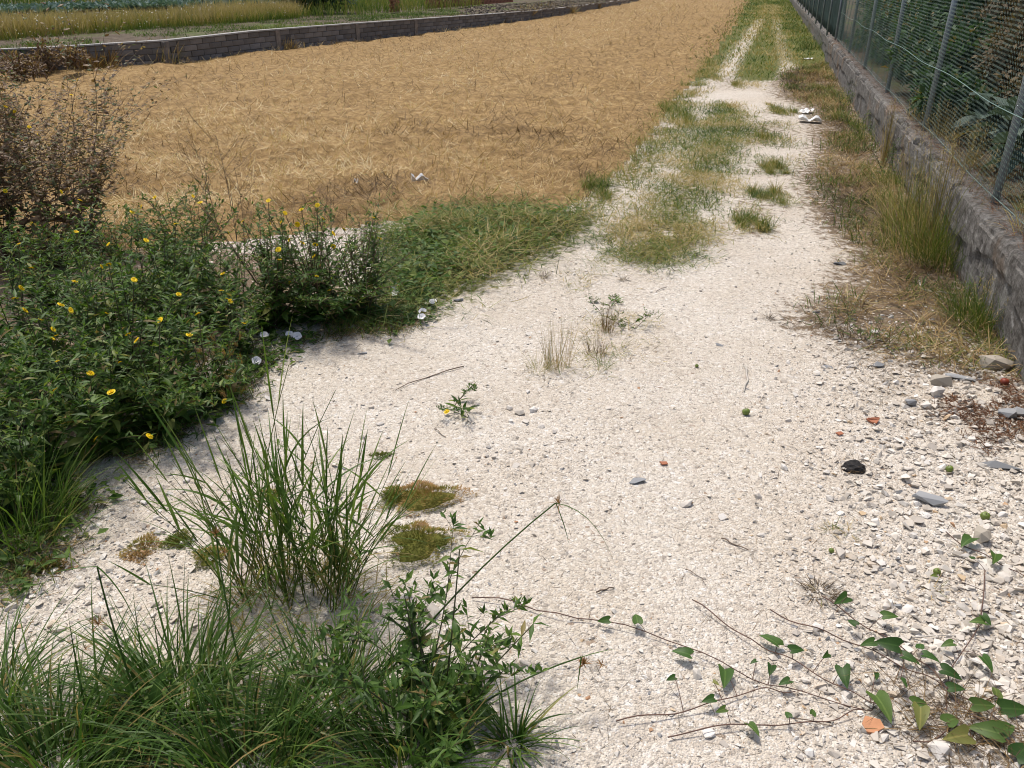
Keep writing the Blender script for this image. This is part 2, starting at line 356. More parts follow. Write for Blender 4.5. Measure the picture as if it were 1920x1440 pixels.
    n3 = noise(t, 9, 6, co, .8); c = mix(t, ramp(t, n3, [(.38, (.8, .8, .8)), (.5, (0, 0, 0))]), c, mix(t, 1.0, c, (.45, .43, .41), 'MULTIPLY')); c = mix(t, ramp(t, n3, [(.58, (0, 0, 0)), (.68, (.7, .7, .7))]), c, (.48, .47, .45))
    c = mix(t, ramp(t, n2, [(.55, (0, 0, 0)), (.68, (.5, .5, .5))]), c, (.26, .17, .10))
    t.links.new(c, b.inputs['Base Color']); b.inputs['Roughness'].default_value = .95; b.inputs['Specular IOR Level'].default_value = .15
    bump(t, b, n1, 1.0, .012); M['concrete'] = m
groundmats()

# ============================================================ SETTING
# one sheet to the horizon, below everything else
def sheet(name, x0, x1, y0, y1, z, mat):
    o = link(name, mesh(name, [[x0, y0, z], [x1, y0, z], [x1, y1, z], [x0, y1, z]], [[[0, 1, 2, 3]]], mat)); return tag(o, kind='structure')
sheet('ground', -900, 900, -300, 1500, -.14, M['field'])

# pieces of the verge (outlines on the ground)
STRIP = G([(1340, 192), (1385, 198), (1402, 250), (1378, 320), (1335, 400), (1318, 465), (1250, 500), (1155, 488), (1135, 452), (1180, 400), (1230, 345), (1270, 290), (1298, 238)])
CLIPS = G([(1470, 140), (1548, 118), (1600, 235), (1672, 330), (1806, 490), (1890, 650), (1905, 700), (1770, 690), (1640, 640), (1525, 605), (1590, 545), (1640, 480), (1565, 420), (1528, 330), (1560, 290), (1540, 205), (1480, 180)])
FARTRACK = np.vstack([G([(1405, 2), (1372, 58), (1335, 108), (1320, 150), (1480, 146), (1548, 116), (1540, 90), (1500, 20)]), [[20.5, 66], [24, 92]]])
HEAP = G([(745, 440), (800, 412), (1040, 402), (1085, 408), (1000, 465), (900, 510), (800, 560), (735, 590), (715, 560), (760, 500)])
LEFTEDGE = G([(1040, 402), (1100, 372), (1190, 290), (1262, 196), (1335, 110), (1345, 125), (1300, 190), (1285, 240), (1240, 300), (1190, 350), (1120, 395), (1060, 412)])
BANK = G([(-120, 440), (160, 432), (450, 440), (700, 470), (740, 560), (720, 610), (560, 622), (470, 690), (400, 780), (190, 880), (90, 1080), (-60, 1110), (-500, 900)])
RIGHTLOW = G([(1500, 600), (1640, 640), (1770, 690), (1910, 700), (2300, 800), (2300, 1000), (1800, 900), (1700, 800)])
PATCHES = [  # outline centre px, half sizes px, blades, length, green share
    (1432, 250, 46, 20, 'dark green grass tuft between the wheel tracks, right of the dry strip'), (1467, 208, 18, 12, 'small blue green grass tuft beside the white plastic scrap'),
    (1372, 153, 32, 12, 'yellowish grass tuft at the far end of the white gravel'), (1440, 372, 40, 16, 'green grass tuft on the right wheel track, second nearest'),
    (1410, 420, 30, 18, 'nearest green grass tuft on the right wheel track, reddish at its base'), (1452, 318, 26, 10, 'low brownish grass tuft on the right wheel track, by the green tuft'),
    (1270, 215, 18, 22, 'green grass tuft on the hay field edge, left of the gravel'), (1122, 350, 26, 20, 'bright green grass tuft between the hay and the near gravel'),
    (1545, 172, 16, 22, 'bright green grass tuft at the foot of the low wall, far end'), (1600, 235, 14, 16, 'green weed tuft against the foot of the low concrete wall')]
RUTS = [G([(1300, 230), (1345, 165), (1388, 100), (1425, 40), (1440, 10)]), G([(1510, 230), (1490, 165), (1468, 110), (1455, 50), (1452, 10)])]
def zones(x, y):
    j = .12 * (fbm(x * 3, y * 3, 77) - .5) * 2
    j = j * (1 + np.asarray(y) / 5); soil = np.zeros(np.shape(x)); turf = np.zeros(np.shape(x))
    def put(a, poly, val, jj=1.0, k=1.0):
        ins = inpoly(x + j * jj * k, y + j * jj * k, poly); dd = dline(x, y, np.vstack([poly, poly[:1]]))
        q = val + .35 * (np.where(ins, smooth(0, .35 + y * .05, dd), -smooth(0, .3 + y * .03, dd)) - .35); q = np.where(~ins & (dd > .3 + y * .03), 0, q); np.maximum(a, q, out=a)
    put(soil, CLIPS, .72); put(soil, BANK, .46); put(turf, STRIP, .46); put(soil, STRIP, .5); [put(soil, G([(a + hw * 1.3 * math.cos(q), b + hh * 1.2 * math.sin(q)) for q in np.linspace(0, 6.28, 12)[:-1]]), .55) for a, b, hw, hh, _ in PATCHES]; put(turf, FARTRACK, .85); put(turf, HEAP, .75); put(turf, LEFTEDGE, .55); put(soil, LEFTEDGE, .5); put(soil, RIGHTLOW, .22)
    soil = np.maximum(soil, .5 * smooth(.35, .0, -offs(x, y)))
    turf = turf - .45 * ((y > 14) & (y < 40)) * np.maximum(np.exp(-(dline(x, y, RUTS[0]) / .3) ** 2), np.exp(-(dline(x, y, RUTS[1]) / .3) ** 2))
    soil = np.maximum(soil, .36 * fbm(x * 1.1, y * 1.1, 66) + .22 * smooth(-.2, .8, x - .77 - .256 * (y - 1.5)) * (y < 6) - .05)
    track = (dline(x, y, EDGE) < .25) * (y > 5); soil = np.maximum(soil, .45 * track)
    return soil, turf
def fan():
    d = [.75]
    while d[-1] < 95: d.append(d[-1] * 1.0145 + .003)
    d = np.array(d); u = np.linspace(-1.05, 1.05, 330)
    Y, U = np.meshgrid(d, u, indexing='ij'); X = U * (Y + .7); Z = hz(X, Y)
    V = np.stack([X, Y, Z], 2).reshape(-1, 3); nr, nc = X.shape
    i = (np.arange(nr - 1)[:, None] * nc + np.arange(nc - 1)[None]); F = np.stack([i, i + 1, i + nc + 1, i + nc], 2).reshape(-1, 4)
    cx, cy = V[F, 0].mean(1), V[F, 1].mean(1)
    jx = .25 * (fbm(cx * 2.3, cy * 2.3, 55) - .5); isf = inpoly(cx + jx, cy + jx, FIELD)
    lft = ~isf & inpoly(cx, cy, np.vstack([LW, [[-60, 120], [-60, 6]]])); rgt = offs(cx, cy) > .12
    return V, F, isf, ~isf & ~lft & ~rgt
def sub(V, F):
    us, inv = np.unique(F, return_inverse=True); return V[us], inv.reshape(F.shape), us
_V, _F, _isf, _isp = fan()
v_, f_, _ = sub(_V, _F[_isf]); hay_field = tag(link('hay_field', mesh('hay_field', v_, [f_], M['field'], smooth_=True)), kind='structure')
v_, f_, _ = sub(_V, _F[_isp]); so_, tu_ = zones(v_[:, 0], v_[:, 1])
gravel_path = tag(link('gravel_path', mesh('gravel_path', v_, [f_], M['path'], smooth_=True, attrs={'soil': so_, 'turf': tu_})), kind='structure')

# raised plot behind the block wall
def terrace_z(x, y): return .46 + .05 * (fbm(x * .7, y * .7, 88) - .5) + .07 * (fbm(x * 2.5, y * 2.5, 99) - .5)
def terrace():
    s = np.linspace(0, 1, 160); L = np.concatenate([[0], np.cumsum(np.hypot(*np.diff(LW, axis=0).T))]); L /= L[-1]
    bx, by, bz = np.interp(s, L, LW[:, 0]), np.interp(s, L, LW[:, 1]), np.interp(s, L, LWZ)
    o = np.concatenate([[.12], np.geomspace(.5, 90, 80)]); ox, oy = -.88, .47
    X = bx[:, None] + ox * o[None]; Y = by[:, None] + oy * o[None]; Z = terrace_z(X, Y) + (bz[:, None] - .5) * np.exp(-o[None] / 6) - .02
    nr, nc = X.shape; i = (np.arange(nr - 1)[:, None] * nc + np.arange(nc - 1)[None]); F = np.stack([i, i + nc, i + nc + 1, i + 1], 2).reshape(-1, 4)
    tag(link('terrace', mesh('terrace', np.stack([X, Y, Z], 2).reshape(-1, 3), [F], M['earth'], smooth_=True)), kind='structure')
terrace()
# garden level behind the low wall on the right
def garden():
    a = np.linspace(-4, 60, 150); o = np.concatenate([[.1, .3, .5], np.linspace(.8, 14, 30)]); A, O = np.meshgrid(a, o, indexing='ij')
    X = W0[0] + A * WD[0] + O * WN[0]; Y = W0[1] + A * WD[1] + O * WN[1]; Z = .40 + .08 * (fbm(X * 2, Y * 2, 12) - .5) - .1 * (O < .2)
    nr, nc = X.shape; i = (np.arange(nr - 1)[:, None] * nc + np.arange(nc - 1)[None]); F = np.stack([i, i + 1, i + nc + 1, i + nc], 2).reshape(-1, 4)
    tag(link('garden_soil', mesh('garden_soil', np.stack([X, Y, Z], 2).reshape(-1, 3), [F], M['earth'], smooth_=True)), kind='structure')
garden()

# ------------------------------------------------------------ walls
def low_wall(name, a0, a1, h0, h1, push, label, n):
    """weathered concrete wall along the right edge: face, ragged top edge, flat top"""
    base = np.array([*(W0 + WD * a0), 0.0]); wall = empty(name, base, label, 'wall')
    t = np.linspace(0, 1, n) ** 1.6; A = a0 + (a1 - a0) * t
    prof = [(0, z) for z in np.linspace(-.15, .93, 27)] + [(.004, .97), (.018, 1.0)] + [(q, 1.0) for q in (.05, .1, .17, .24)] + [(.255, .96), (.26, .3)]
    V = np.zeros((n, len(prof), 3))
    for k, (o, z) in enumerate(prof):
        H = h0 + (h1 - h0) * t; zz = H * z; nz = fbm(A * 6, np.full(n, z * 5.0), 5) - .5; n2 = fbm(A * 25, np.full(n, z * 14.0), 6) - .5
        dd = .012 * nz + .012 * n2; er = 0
        prd = .02 * smooth(-.04, .04, z - .52 - .5 * (fbm(A * 1.3, A * 0, 18) - .5) - .12 * (fbm(A * 9, A * 0, 28) - .5)) * (o < .05)
        gro = .014 * np.exp(-((np.mod(A + .35 + .03 * np.sin(z * 9), 2.9) - 1.45) / .012) ** 2) * (o < .05); dd = dd + prd - gro
        if k in (26, 27, 28): er = .045 * smooth(.5, .62, fbm(A * 4, A * 0 + 3, 38)) + .022 * np.clip(fbm(A * 5, A * 0 + 1, 8) - .45, 0, 1) * 3
        oo = o + push - dd * (o < .2) + er; zz = zz + (.012 * nz + .020 * n2 if z > .9 else 0) - er * .7
        V[:, k, 0] = W0[0] + A * WD[0] + oo * WN[0]; V[:, k, 1] = W0[1] + A * WD[1] + oo * WN[1]; V[:, k, 2] = zz
    m = len(prof); i = np.arange(n - 1)[:, None] * m + np.arange(m - 1)[None]; F = np.stack([i, i + 1, i + m + 1, i + m], 2).reshape(-1, 4)
    ends = [np.array([list(range(m))]), np.array([list(range((n - 1) * m, n * m))[::-1]])]
    link('wall_body', mesh('wall_body', V.reshape(-1, 3) - base, [F] + ends, M['concrete'], smooth_=False), wall)
    return wall
low_wall('concrete_wall', -3.4, 17.6, .5, .5, 0.0, 'low weathered concrete wall with a ragged top edge along the gravel path', 520)
low_wall('concrete_wall', 17.75, 75, .46, .3, .10, 'farther low concrete wall continuing behind the green weeds', 200)

def box(sx, sy, sz, bev=.012, seed=0):
    bm = bmesh.new(); bmesh.ops.create_cube(bm, size=1); bmesh.ops.scale(bm, vec=(sx, sy, sz), verts=bm.verts)
    r = random.Random(seed)
    for v in bm.verts: v.co += Vector((r.uniform(-1, 1), r.uniform(-1, 1), r.uniform(-1, 1))) * bev * .6
    if bev: bmesh.ops.bevel(bm, geom=list(bm.edges), offset=bev, segments=1, affect='EDGES')
    me = bpy.data.meshes.new('block'); bm.to_mesh(me); bm.free(); return me
def block_wall():
    seg = np.hypot(*np.diff(LW, axis=0).T); L = np.concatenate([[0], np.cumsum(seg)])
    wall = empty('block_wall', (*LW[0], 0), 'long low grey block wall behind the hay field', 'wall'); base = np.array([*LW[0], 0])
    var = [box(.385, .15, .118, .008, k) for k in range(4)]
    for me in var: me.materials.append(M['block'])
    def at(s): return np.array([np.interp(s, L, LW[:, 0]), np.interp(s, L, LW[:, 1])]), np.interp(s, L, LWZ)
    lst = []
    for c in range(4):
        s = .2 + (.2 if c % 2 else 0)
        while s < L[-1] - .3:
            p, h = at(s); q, _ = at(s + .05); a = math.atan2(q[1] - p[1], q[0] - p[0]); lst.append((np.hypot(*p), s, c, p, h, a)); s += .4
    vis = sorted(lst, key=lambda e: (0 if -11 < e[3][0] and e[0] > 17 else 1, e[0]))
    far = Geo()
    for k, (_, s, c, p, h, a) in enumerate(vis):
        hh = h / 4; loc = np.array([p[0] + random.uniform(-.006, .006), p[1] + random.uniform(-.006, .006), hh * (c + .5)]) - base
        mt = Matrix.Translation(Vector(loc)) @ Matrix.Rotation(a + random.gauss(0, .006), 4, 'Z') @ Matrix.Diagonal((1, 1, hh / .13, 1))
        if k < 296:
            o = link('block', var[k % 4], wall); o.matrix_basis = mt
        else:
            me = var[k % 4]; V = np.array([mt @ v.co for v in me.vertices]); F = {}
            for f in me.polygons: F.setdefault(len(f.vertices), []).append(list(f.vertices))
            far.add(V, [np.array(f) for f in F.values()])
    far.build('distant_blocks', M['block'], wall, kind='stuff')
    # mortar core set back from the faces, and a thin cement coping
    for nm, hw, z0, z1, mat in (('mortar', .062, -.1, .985, 'mortar'), ('coping', .095, 1.0, 1.06, 'coping')):
        ss = np.linspace(.0, L[-1], 240); V = []
        for s in ss:
            p, h = at(s); q, _ = at(min(s + .1, L[-1])); p0, _ = at(max(s - .1, 0)); d = nrm(q - p0); nn = np.array([-d[1], d[0]]); j = random.gauss(0, .004)
            for o, z in ((-hw, z0), (-hw, z1), (hw, z1), (hw, z0)): V.append([*(p + nn * (o + j) - base[:2]), h * z])
        n = len(ss); i = np.arange(n - 1)[:, None] * 4; jj = np.arange(4)[None]; F = np.stack([i + jj, i + (jj + 1) % 4, i + 4 + (jj + 1) % 4, i + 4 + jj], 2).reshape(-1, 4)
        link(nm, mesh(nm, V, [F], M[mat]), wall)
    for px_ in (522, 668, 778, 310, 1010):      # pale cast posts in the wall
        best = min(range(40, 480), key=lambda k: abs(960 + FPX * at(k * .1)[0][0] / (at(k * .1)[0][1] * CP + CAM_H * SP) - px_)); s = best * .1
        p, h = at(s); q, _ = at(s + .05); me = box(.17, .2, h * 1.02, .008, 9); me.materials.append(M['post'])
        o = link('cast_post', me, wall); o.matrix_basis = Matrix.Translation(Vector([*p, h * .51]) - Vector(base)) @ Matrix.Rotation(math.atan2(q[1] - p[1], q[0] - p[0]), 4, 'Z')
M['mortar'] = plain('mortar', (.09, .085, .08), .95); M['coping'] = plain('cement_coping', (.36, .35, .33), .95, .2, .2, 5); M['post'] = plain('cast_concrete', (.24, .21, .18), .95, .2, .3, 8)
block_wall()

# ------------------------------------------------------------ wire fence on the low wall
def netting(Lp, Hh, cell, r, zoff=0):
    """hexagonal wire netting in the plane u (x) - height (z), each wire a three sided rod"""
    nu, nz_ = int(Lp / cell), int(Hh / (cell * .86)); A = []; B = []
    for j in range(nz_):
        z = j * cell * .86; s = (j % 2) * .5
        for i in range(nu + 1):
            x = (i + s) * cell
            if x > Lp: continue
            a = (x, z); b = (x, z + cell * .45); A.append(a); B.append(b)
            for q in (-.5, .5):
                c = (x + q * cell, z + cell * .86)
                if 0 <= c[0] <= Lp: A.append(b); B.append(c)
    A = np.array(A); B = np.array(B); n = len(A); d = B - A; d /= np.linalg.norm(d, axis=1, keepdims=True); pr = np.stack([-d[:, 1], d[:, 0]], 1)
    wob = .006 * np.sin(A[:, 0] * 9 + A[:, 1] * 5); wob2 = .006 * np.sin(B[:, 0] * 9 + B[:, 1] * 5)
    V = np.zeros((n, 6, 3))
    for k, (pt, wv) in enumerate(((A, wob), (B, wob2))):
        for q, (s, y) in enumerate(((-1, -.5), (1, -.5), (0, 1))):
            V[:, k * 3 + q, 0] = pt[:, 0] + pr[:, 0] * s * r; V[:, k * 3 + q, 2] = pt[:, 1] + pr[:, 1] * s * r; V[:, k * 3 + q, 1] = y * r + wv
    i = np.arange(n)[:, None] * 6; F = np.concatenate([i + [0, 1, 4, 3], i + [1, 2, 5, 4], i + [2, 0, 3, 5]])
    return V.reshape(-1, 3), F
def fence():
    sp = 2.95; A0 = 1.64; off = .14; ks = range(-1, 6)
    base = np.array([*(W0 + WD * (A0 - sp) + WN * off), .5])
    f = empty('wire_fence', base, 'wire netting fence on grey tube posts standing on the low wall', 'fence')
    def wp(a, z): return np.array([*(W0 + WD * a + WN * off), z]) - base
    g = Geo(); pv, pf = capped(np.array([[0, 0, -.06], [0, 0, 1.0], [0, 0, 2.05]]), .026, .026, 12); g.add(pv, pf)
    pm = g.mesh('post', M['metal'], smooth_=True); g = Geo(); cv, cf = capped(np.array([[0, 0, -.02], [0, 0, .012]]), .029, .024, 12); g.add(cv, cf); capm = g.mesh('post_cap', M['wire'], smooth_=True)
    for k in ks:
        o = link('post', pm, f); o.location = wp(A0 + sp * k, .5); o.rotation_euler = (random.gauss(0, .015), random.gauss(0, .012), 0); c_ = link('post_cap', capm, o); c_.location = (0, 0, 2.05)
    V, F = netting(sp, 1.95, .036, .0008); V[:, 0] -= 0
    nm_ = mesh('wire_netting', V, [F], M['wire'])
    ang = math.atan2(WD[1], WD[0])
    for k in list(ks)[:-1]:
        o = link('wire_netting', nm_, f); o.location = wp(A0 + sp * k, .53) + np.array([*(WN * -.032), 0]); o.rotation_euler = (0, 0, ang); tag(o, kind='stuff')
    for z in (.56, 1.08, 2.45):
        pts = [wp(a, z + .012 * math.sin(a * 2.1)) + np.array([*(WN * -.036), 0]) for a in np.linspace(A0 - sp, A0 + sp * 5, 60)]
        tv, tf = tube(pts, .0022 if z != 1.08 else .0035, .0022 if z != 1.08 else .0035, 4); link('tension_wire', mesh('tension_wire', tv, [tf], M['greenwire']), f)
fence()
def screen_fence():
    a0, a1, off = 16.6, 48, .2; base = np.array([*(W0 + WD * a0 + WN * off), .45])
    f = empty('screened_fence', base, 'dark green screened fence on the farther low wall', 'fence')
    n = 160; m = 8; A = np.linspace(a0, a1, n); V = np.zeros((n, m, 3))
    for k in range(m):
        o = off + .05 * np.sin(A * 7.3 + .3 * k) * (.4 + .6 * fbm(A * 1.1, A * 0, 4)); z = .46 + k / (m - 1) * 1.6
        V[:, k] = np.stack([W0[0] + A * WD[0] + o * WN[0], W0[1] + A * WD[1] + o * WN[1], np.full(n, z)], 1) - base
    i = np.arange(n - 1)[:, None] * m + np.arange(m - 1)[None]; F = np.stack([i, i + 1, i + m + 1, i + m], 2).reshape(-1, 4)
    s = link('screen_cloth', mesh('screen_cloth', V.reshape(-1, 3), [F], M['screen'], smooth_=True), f); md = s.modifiers.new('thickness', 'SOLIDIFY'); md.thickness = .004
    g = Geo(); pv, pf = capped(np.array([[0, 0, -.05], [0, 0, 1.7]]), .025, .025, 8); g.add(pv, pf); pm = g.mesh('post', M['metal'], smooth_=True)
    for k in range(11):
        a = a0 + .1 + k * 2.9; o = link('post', pm, f); o.location = np.array([*(W0 + WD * a + WN * (off - .1)), .45]) - base
screen_fence()

# ============================================================ LOOSE GROUND COVER
def hull(seed, n, flat):
    r = random.Random(seed); bm = bmesh.new()
    for k in range(n):
        z = r.uniform(-1, 1); a = r.uniform(0, 6.283); q = math.sqrt(1 - z * z); bm.verts.new((q * math.cos(a) * r.uniform(.8, 1.1), q * math.sin(a) * r.uniform(.6, .95), z * flat * r.uniform(.8, 1.1)))
    res = bmesh.ops.convex_hull(bm, input=list(bm.verts)); bmesh.ops.delete(bm, geom=[e for e in list(bm.verts) if not e.link_faces], context='VERTS')
    bmesh.ops.triangulate(bm, faces=list(bm.faces)); bm.verts.index_update()
    V = np.array([v.co[:] for v in bm.verts]); F = np.array([[v.index for v in f.verts] for f in bm.faces]); bm.free(); return V, F
def scatter_stones(g, x, y, size, v, tpls, sink=.25):
    n = len(x); which = rng.integers(0, len(tpls), n)
    for k, (tv, tf) in enumerate(tpls):
        i = np.where(which == k)[0]
        if not len(i): continue
        a = rng.uniform(0, 6.283, len(i)); tx = rng.normal(0, .3, len(i)); ca, sa = np.cos(a), np.sin(a)
        p = tv[None] * size[i][:, None, None]; z = p[..., 2] + tx[:, None] * p[..., 0]
        X = x[i][:, None] + p[..., 0] * ca[:, None] - p[..., 1] * sa[:, None]; Y = y[i][:, None] + p[..., 0] * sa[:, None] + p[..., 1] * ca[:, None]
        Z = z + hz(x[i], y[i])[:, None] + size[i][:, None] * sink
        F = (tf[None] + (np.arange(len(i)) * len(tv))[:, None, None]).reshape(-1, 3); g.add(np.stack([X, Y, Z], 2).reshape(-1, 3), F, np.repeat(v[i], len(tv)))
CHIP = [hull(k, 8, .5) for k in range(10)]; ROCK = [hull(50 + k, 15, .6) for k in range(10)]
def on_gravel(x, y):
    ok = ~inpoly(x, y, FIELD) & (offs(x, y) < -.02)
    for p in (HEAP,): ok &= ~inpoly(x, y, p)
    ok &= ~inpoly(x, y, STRIP) | (rng.random(len(x)) < .3); return ok
def stoniness(x, y):       # coarse towards the right foot of the wall and at the near left, fine on the wheel tracks
    a = .22 + .85 * smooth(-.35, .6, x - .77 - .256 * (y - 1.5)) * smooth(6.0, 3.8, y) + .35 * (fbm(x * 1.6, y * 1.6, 61) - .5) + .35 * smooth(-.1, -.9, x) * smooth(3.6, 2.2, y) + .35 * np.exp(-((x - .05) ** 2 + (y - 3.05) ** 2) / .1)
    return np.clip(a, .05, 1.2)
def gravel():
    n = 98000; y = np.exp(rng.uniform(math.log(1.15), math.log(13), n)); x = rng.uniform(-.78, .78, n) * (y + .5)
    ok = on_gravel(x, y) & (rng.random(n) < .42 + .6 * stoniness(x, y) - .25 * np.exp(-((np.abs(x - .30 - .06 * y) - .75) / .28) ** 2) * (y > 2.5)); x, y = x[ok], y[ok]; s = stoniness(x, y)
    size = (.0024 + .0030 * rng.pareto(2.6, len(x)).clip(0, 3)) * (.75 + .75 * s) * (1 + .05 * y)
    g = Geo(); scatter_stones(g, x, y, size, rng.random(len(x)), CHIP, .2)
    n = 34000; y = np.exp(rng.uniform(math.log(1.15), math.log(8), n)); x = rng.uniform(-.75, .75, n) * (y + .5); s = stoniness(x, y)
    ok = on_gravel(x, y) & (rng.random(n) < s ** 1.8); x, y, s = x[ok], y[ok], s[ok]
    scatter_stones(g, x, y, (.006 + .006 * rng.pareto(2.0, len(x)).clip(0, 2.8)) * (.5 + .7 * s), .05 + .92 * rng.random(len(x)), CHIP, .25)
    o = g.build('loose_gravel', M['gravel'], kind='stuff'); tag(o, 'fine white crushed limestone gravel covering the path', 'gravel')
    # the larger stones, each one a piece of the path
    ms = []
    for k, (tv, tf) in enumerate(ROCK): ms.append(mesh('stone', tv, [tf], M['stone']))
    spots = [(975, 775, .03), (955, 765, .026), (1000, 770, .03), (985, 790, .022), (1015, 800, .022), (960, 790, .02), (1030, 770, .016), (1140, 765, .02), (1600, 1250, .022), (1540, 1290, .022), (1760, 1410, .035), (1815, 1362, .02), (1715, 1365, .016),
             (1830, 1030, .03), (1850, 995, .03), (1880, 1010, .025), (1740, 1150, .02), (755, 1065, .016), (760, 1120, .024), (800, 1150, .05), (980, 1135, .016), (700, 1140, .03), (650, 590, .03), (690, 605, .04), (725, 600, .03), (660, 615, .025), (710, 625, .02),
             (1720, 870, .022), (1745, 880, .02), (1700, 880, .022), (1830, 890, .02), (1660, 825, .018), (1680, 830, .018), (1590, 700, .02), (1600, 690, .022), (1620, 672, .02), (1540, 720, .018), (1820, 660, .02), (1850, 672, .025), (1870, 690, .03), (1800, 680, .02), (1480, 790, .022), (1460, 805, .018), (1510, 868, .018), (1470, 880, .022), (330, 505, .07), (355, 500, .05), (380, 515, .06), (310, 515, .05), (400, 500, .05), (345, 525, .045), (370, 490, .04), (660, 470, .03), (690, 480, .03), (700, 455, .025)]
    pts = [(*P(a, b)[:2], s) for a, b, s in spots]
    while len(pts) < 296:
        yy = math.exp(random.uniform(math.log(1.5), math.log(6.0))); xx = random.uniform(-.66, .66) * (yy + .5)
        if not on_gravel(np.array([xx]), np.array([yy]))[0] or random.random() > float(stoniness(np.array([xx]), np.array([yy]))[0]) ** 1.5: continue
        pts.append((xx, yy, random.uniform(.014, .024) * (1.35 if random.random() < .15 else 1)))
    for k, (xx, yy, s) in enumerate(pts):
        o = link('stone', ms[k % 10], gravel_path); o.location = (xx, yy, float(hz(xx, yy)) + s * .22); o.rotation_euler = (random.gauss(0, .25), random.gauss(0, .25), random.uniform(0, 6.28)); o.scale = (s * random.uniform(.8, 1.2), s * random.uniform(.8, 1.2), s * random.uniform(.7, 1.1))
gravel()

def hay():
    g = Geo()
    for lo, hi, n, seg in ((4.4, 12, 95000, 2), (12, 75, 100000, 1)):
        y = np.exp(rng.uniform(math.log(lo), math.log(hi), n)); x = rng.uniform(-.8, .8, n) * (y + .5); ok = inpoly(x + .15 * rng.normal(size=n), y + .1 * rng.normal(size=n), FIELD); x, y = x[ok], y[ok]; n = len(x)
        u = x * .963 - y * .268; v = x * .268 + y * .963
        cl = fbm(x * 2.2, y * 2.2, 71); band = fbm(u * .9, v * .035, 72, 2); big = fbm(x * .35, y * .35, 73)
        col = np.clip(.55 + .95 * (cl - .5) + 1.15 * (band - .5) + .45 * (big - .5) - .6 * smooth(.52, .68, fbm(x * 1.4, y * 2.2, 75)) + .25 * smooth(.55, .7, fbm(x * .9 + 9, y * 1.6, 76)) + rng.normal(0, .22 if lo < 10 else .32, n), 0, 1)
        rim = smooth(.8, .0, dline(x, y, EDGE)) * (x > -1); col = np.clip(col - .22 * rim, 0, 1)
        az = rng.uniform(0, 6.283, n); L = rng.uniform(.05, .17, n) * (1 + y / 60); wd = .0032 * (1 + y / (11 if lo < 10 else 8)) * rng.uniform(.5, 1.4, n)
        z = hz(x, y) + rng.uniform(-.01, .025, n) + .12 * np.clip(cl - .55, 0, 1)
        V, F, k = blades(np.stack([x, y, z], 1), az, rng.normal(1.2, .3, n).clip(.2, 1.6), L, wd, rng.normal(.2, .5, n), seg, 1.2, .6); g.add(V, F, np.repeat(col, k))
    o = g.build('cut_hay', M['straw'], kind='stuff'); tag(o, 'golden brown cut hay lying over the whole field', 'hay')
hay()

def pts_in(poly, n, jit=.04):
    lo, hi = poly.min(0), poly.max(0); out = np.zeros((0, 2))
    while len(out) < n:
        q = rng.uniform(lo, hi, (n * 3, 2)); q = q[inpoly(q[:, 0], q[:, 1], poly)]; out = np.vstack([out, q])
    return out[:n] + rng.normal(0, jit, (n, 2))
def sward(name, label, cat, poly, n, L, lean, col, mat, wd=.003, seg=3, jit=.05, patchy=0.0, lift=0.0, curl=.5, ruts=None):
    p = pts_in(poly, n, jit); x, y = p.T
    if patchy:
        k = fbm(x * 2.4, y * 2.4, 81) > patchy; x, y = x[k], y[k]
    n = len(x); cl = fbm(x * 1.7, y * 1.7, 82) - .5
    c = np.clip(rng.normal(col[0], col[1], n) + col[2] * cl + (0 if ruts is None else .4 * np.maximum(np.exp(-(dline(x, y, RUTS[0]) / .35) ** 2), np.exp(-(dline(x, y, RUTS[1]) / .35) ** 2))), 0, 1)
    V, F, k = blades(np.stack([x, y, hz(x, y) + rng.uniform(0, 1, n) * lift * (.5 + cl)], 1), rng.uniform(0, 6.283, n), np.abs(rng.normal(lean[0], lean[1], n)), rng.uniform(*L, n) * (1 + .6 * cl), wd * (1 + y / 15) * rng.uniform(.6, 1.3, n), rng.normal(curl, .3, n), seg, .7)
    g = Geo(); g.add(V, F, np.repeat(c, k)); return tag(g.build(name, mat, kind='stuff'), label, cat, kind='stuff')
sward('mown_strip', 'strip of mown yellow green grass between the two wheel tracks', 'grass', STRIP, 24000, (.03, .10), (1.15, .4), (.56, .27, 1.6), M['verge'], .0046, 2, .11, .25, .05)
sward('track_grass', 'short bright green grass covering the far end of the track', 'grass', FARTRACK, 26000, (.05, .14), (.8, .35), (.36, .22, 1.5), M['verge'], .009, 2, .35, .28, ruts=1)
sward('mown_grass_heap', 'flattened heap of mown green grass between the hay and gravel', 'grass', HEAP, 12000, (.06, .22), (1.3, .3), (.40, .27, 1.2), M['verge'], .0042, 3, .22, .33, .2, .2)
sward('field_edge_grass', 'mixed dry and green grass along the edge of the hay', 'grass', LEFTEDGE, 14000, (.04, .13), (1.0, .4), (.6, .26, 1.1), M['verge'], .0045, 2, .14, .42)
sward('clippings', 'brown dry clippings piled along the foot of the low wall', 'clippings', CLIPS, 26000, (.05, .18), (1.25, .3), (.39, .27, 1.2), M['clip'], .0042, 2, .1, .3, .06)
sward('path_litter', 'thin dark straw bits scattered over the gravel path', 'litter', G([(1000, 1440), (900, 900), (840, 600), (1050, 450), (1150, 500), (1350, 460), (1500, 160), (1560, 300), (1640, 500), (1900, 720), (1960, 1440)]), 6500, (.012, .07), (1.5, .06), (.1, .12, .3), M['clip'], .0015, 2, .05, 0, 0, .05)
sward('wall_side_litter', 'scattered dry straw and litter over stones near the wall corner', 'litter', RIGHTLOW, 5000, (.02, .1), (1.45, .1), (.3, .2, .8), M['clip'], .0018, 2, .06, .4, .01, .1)
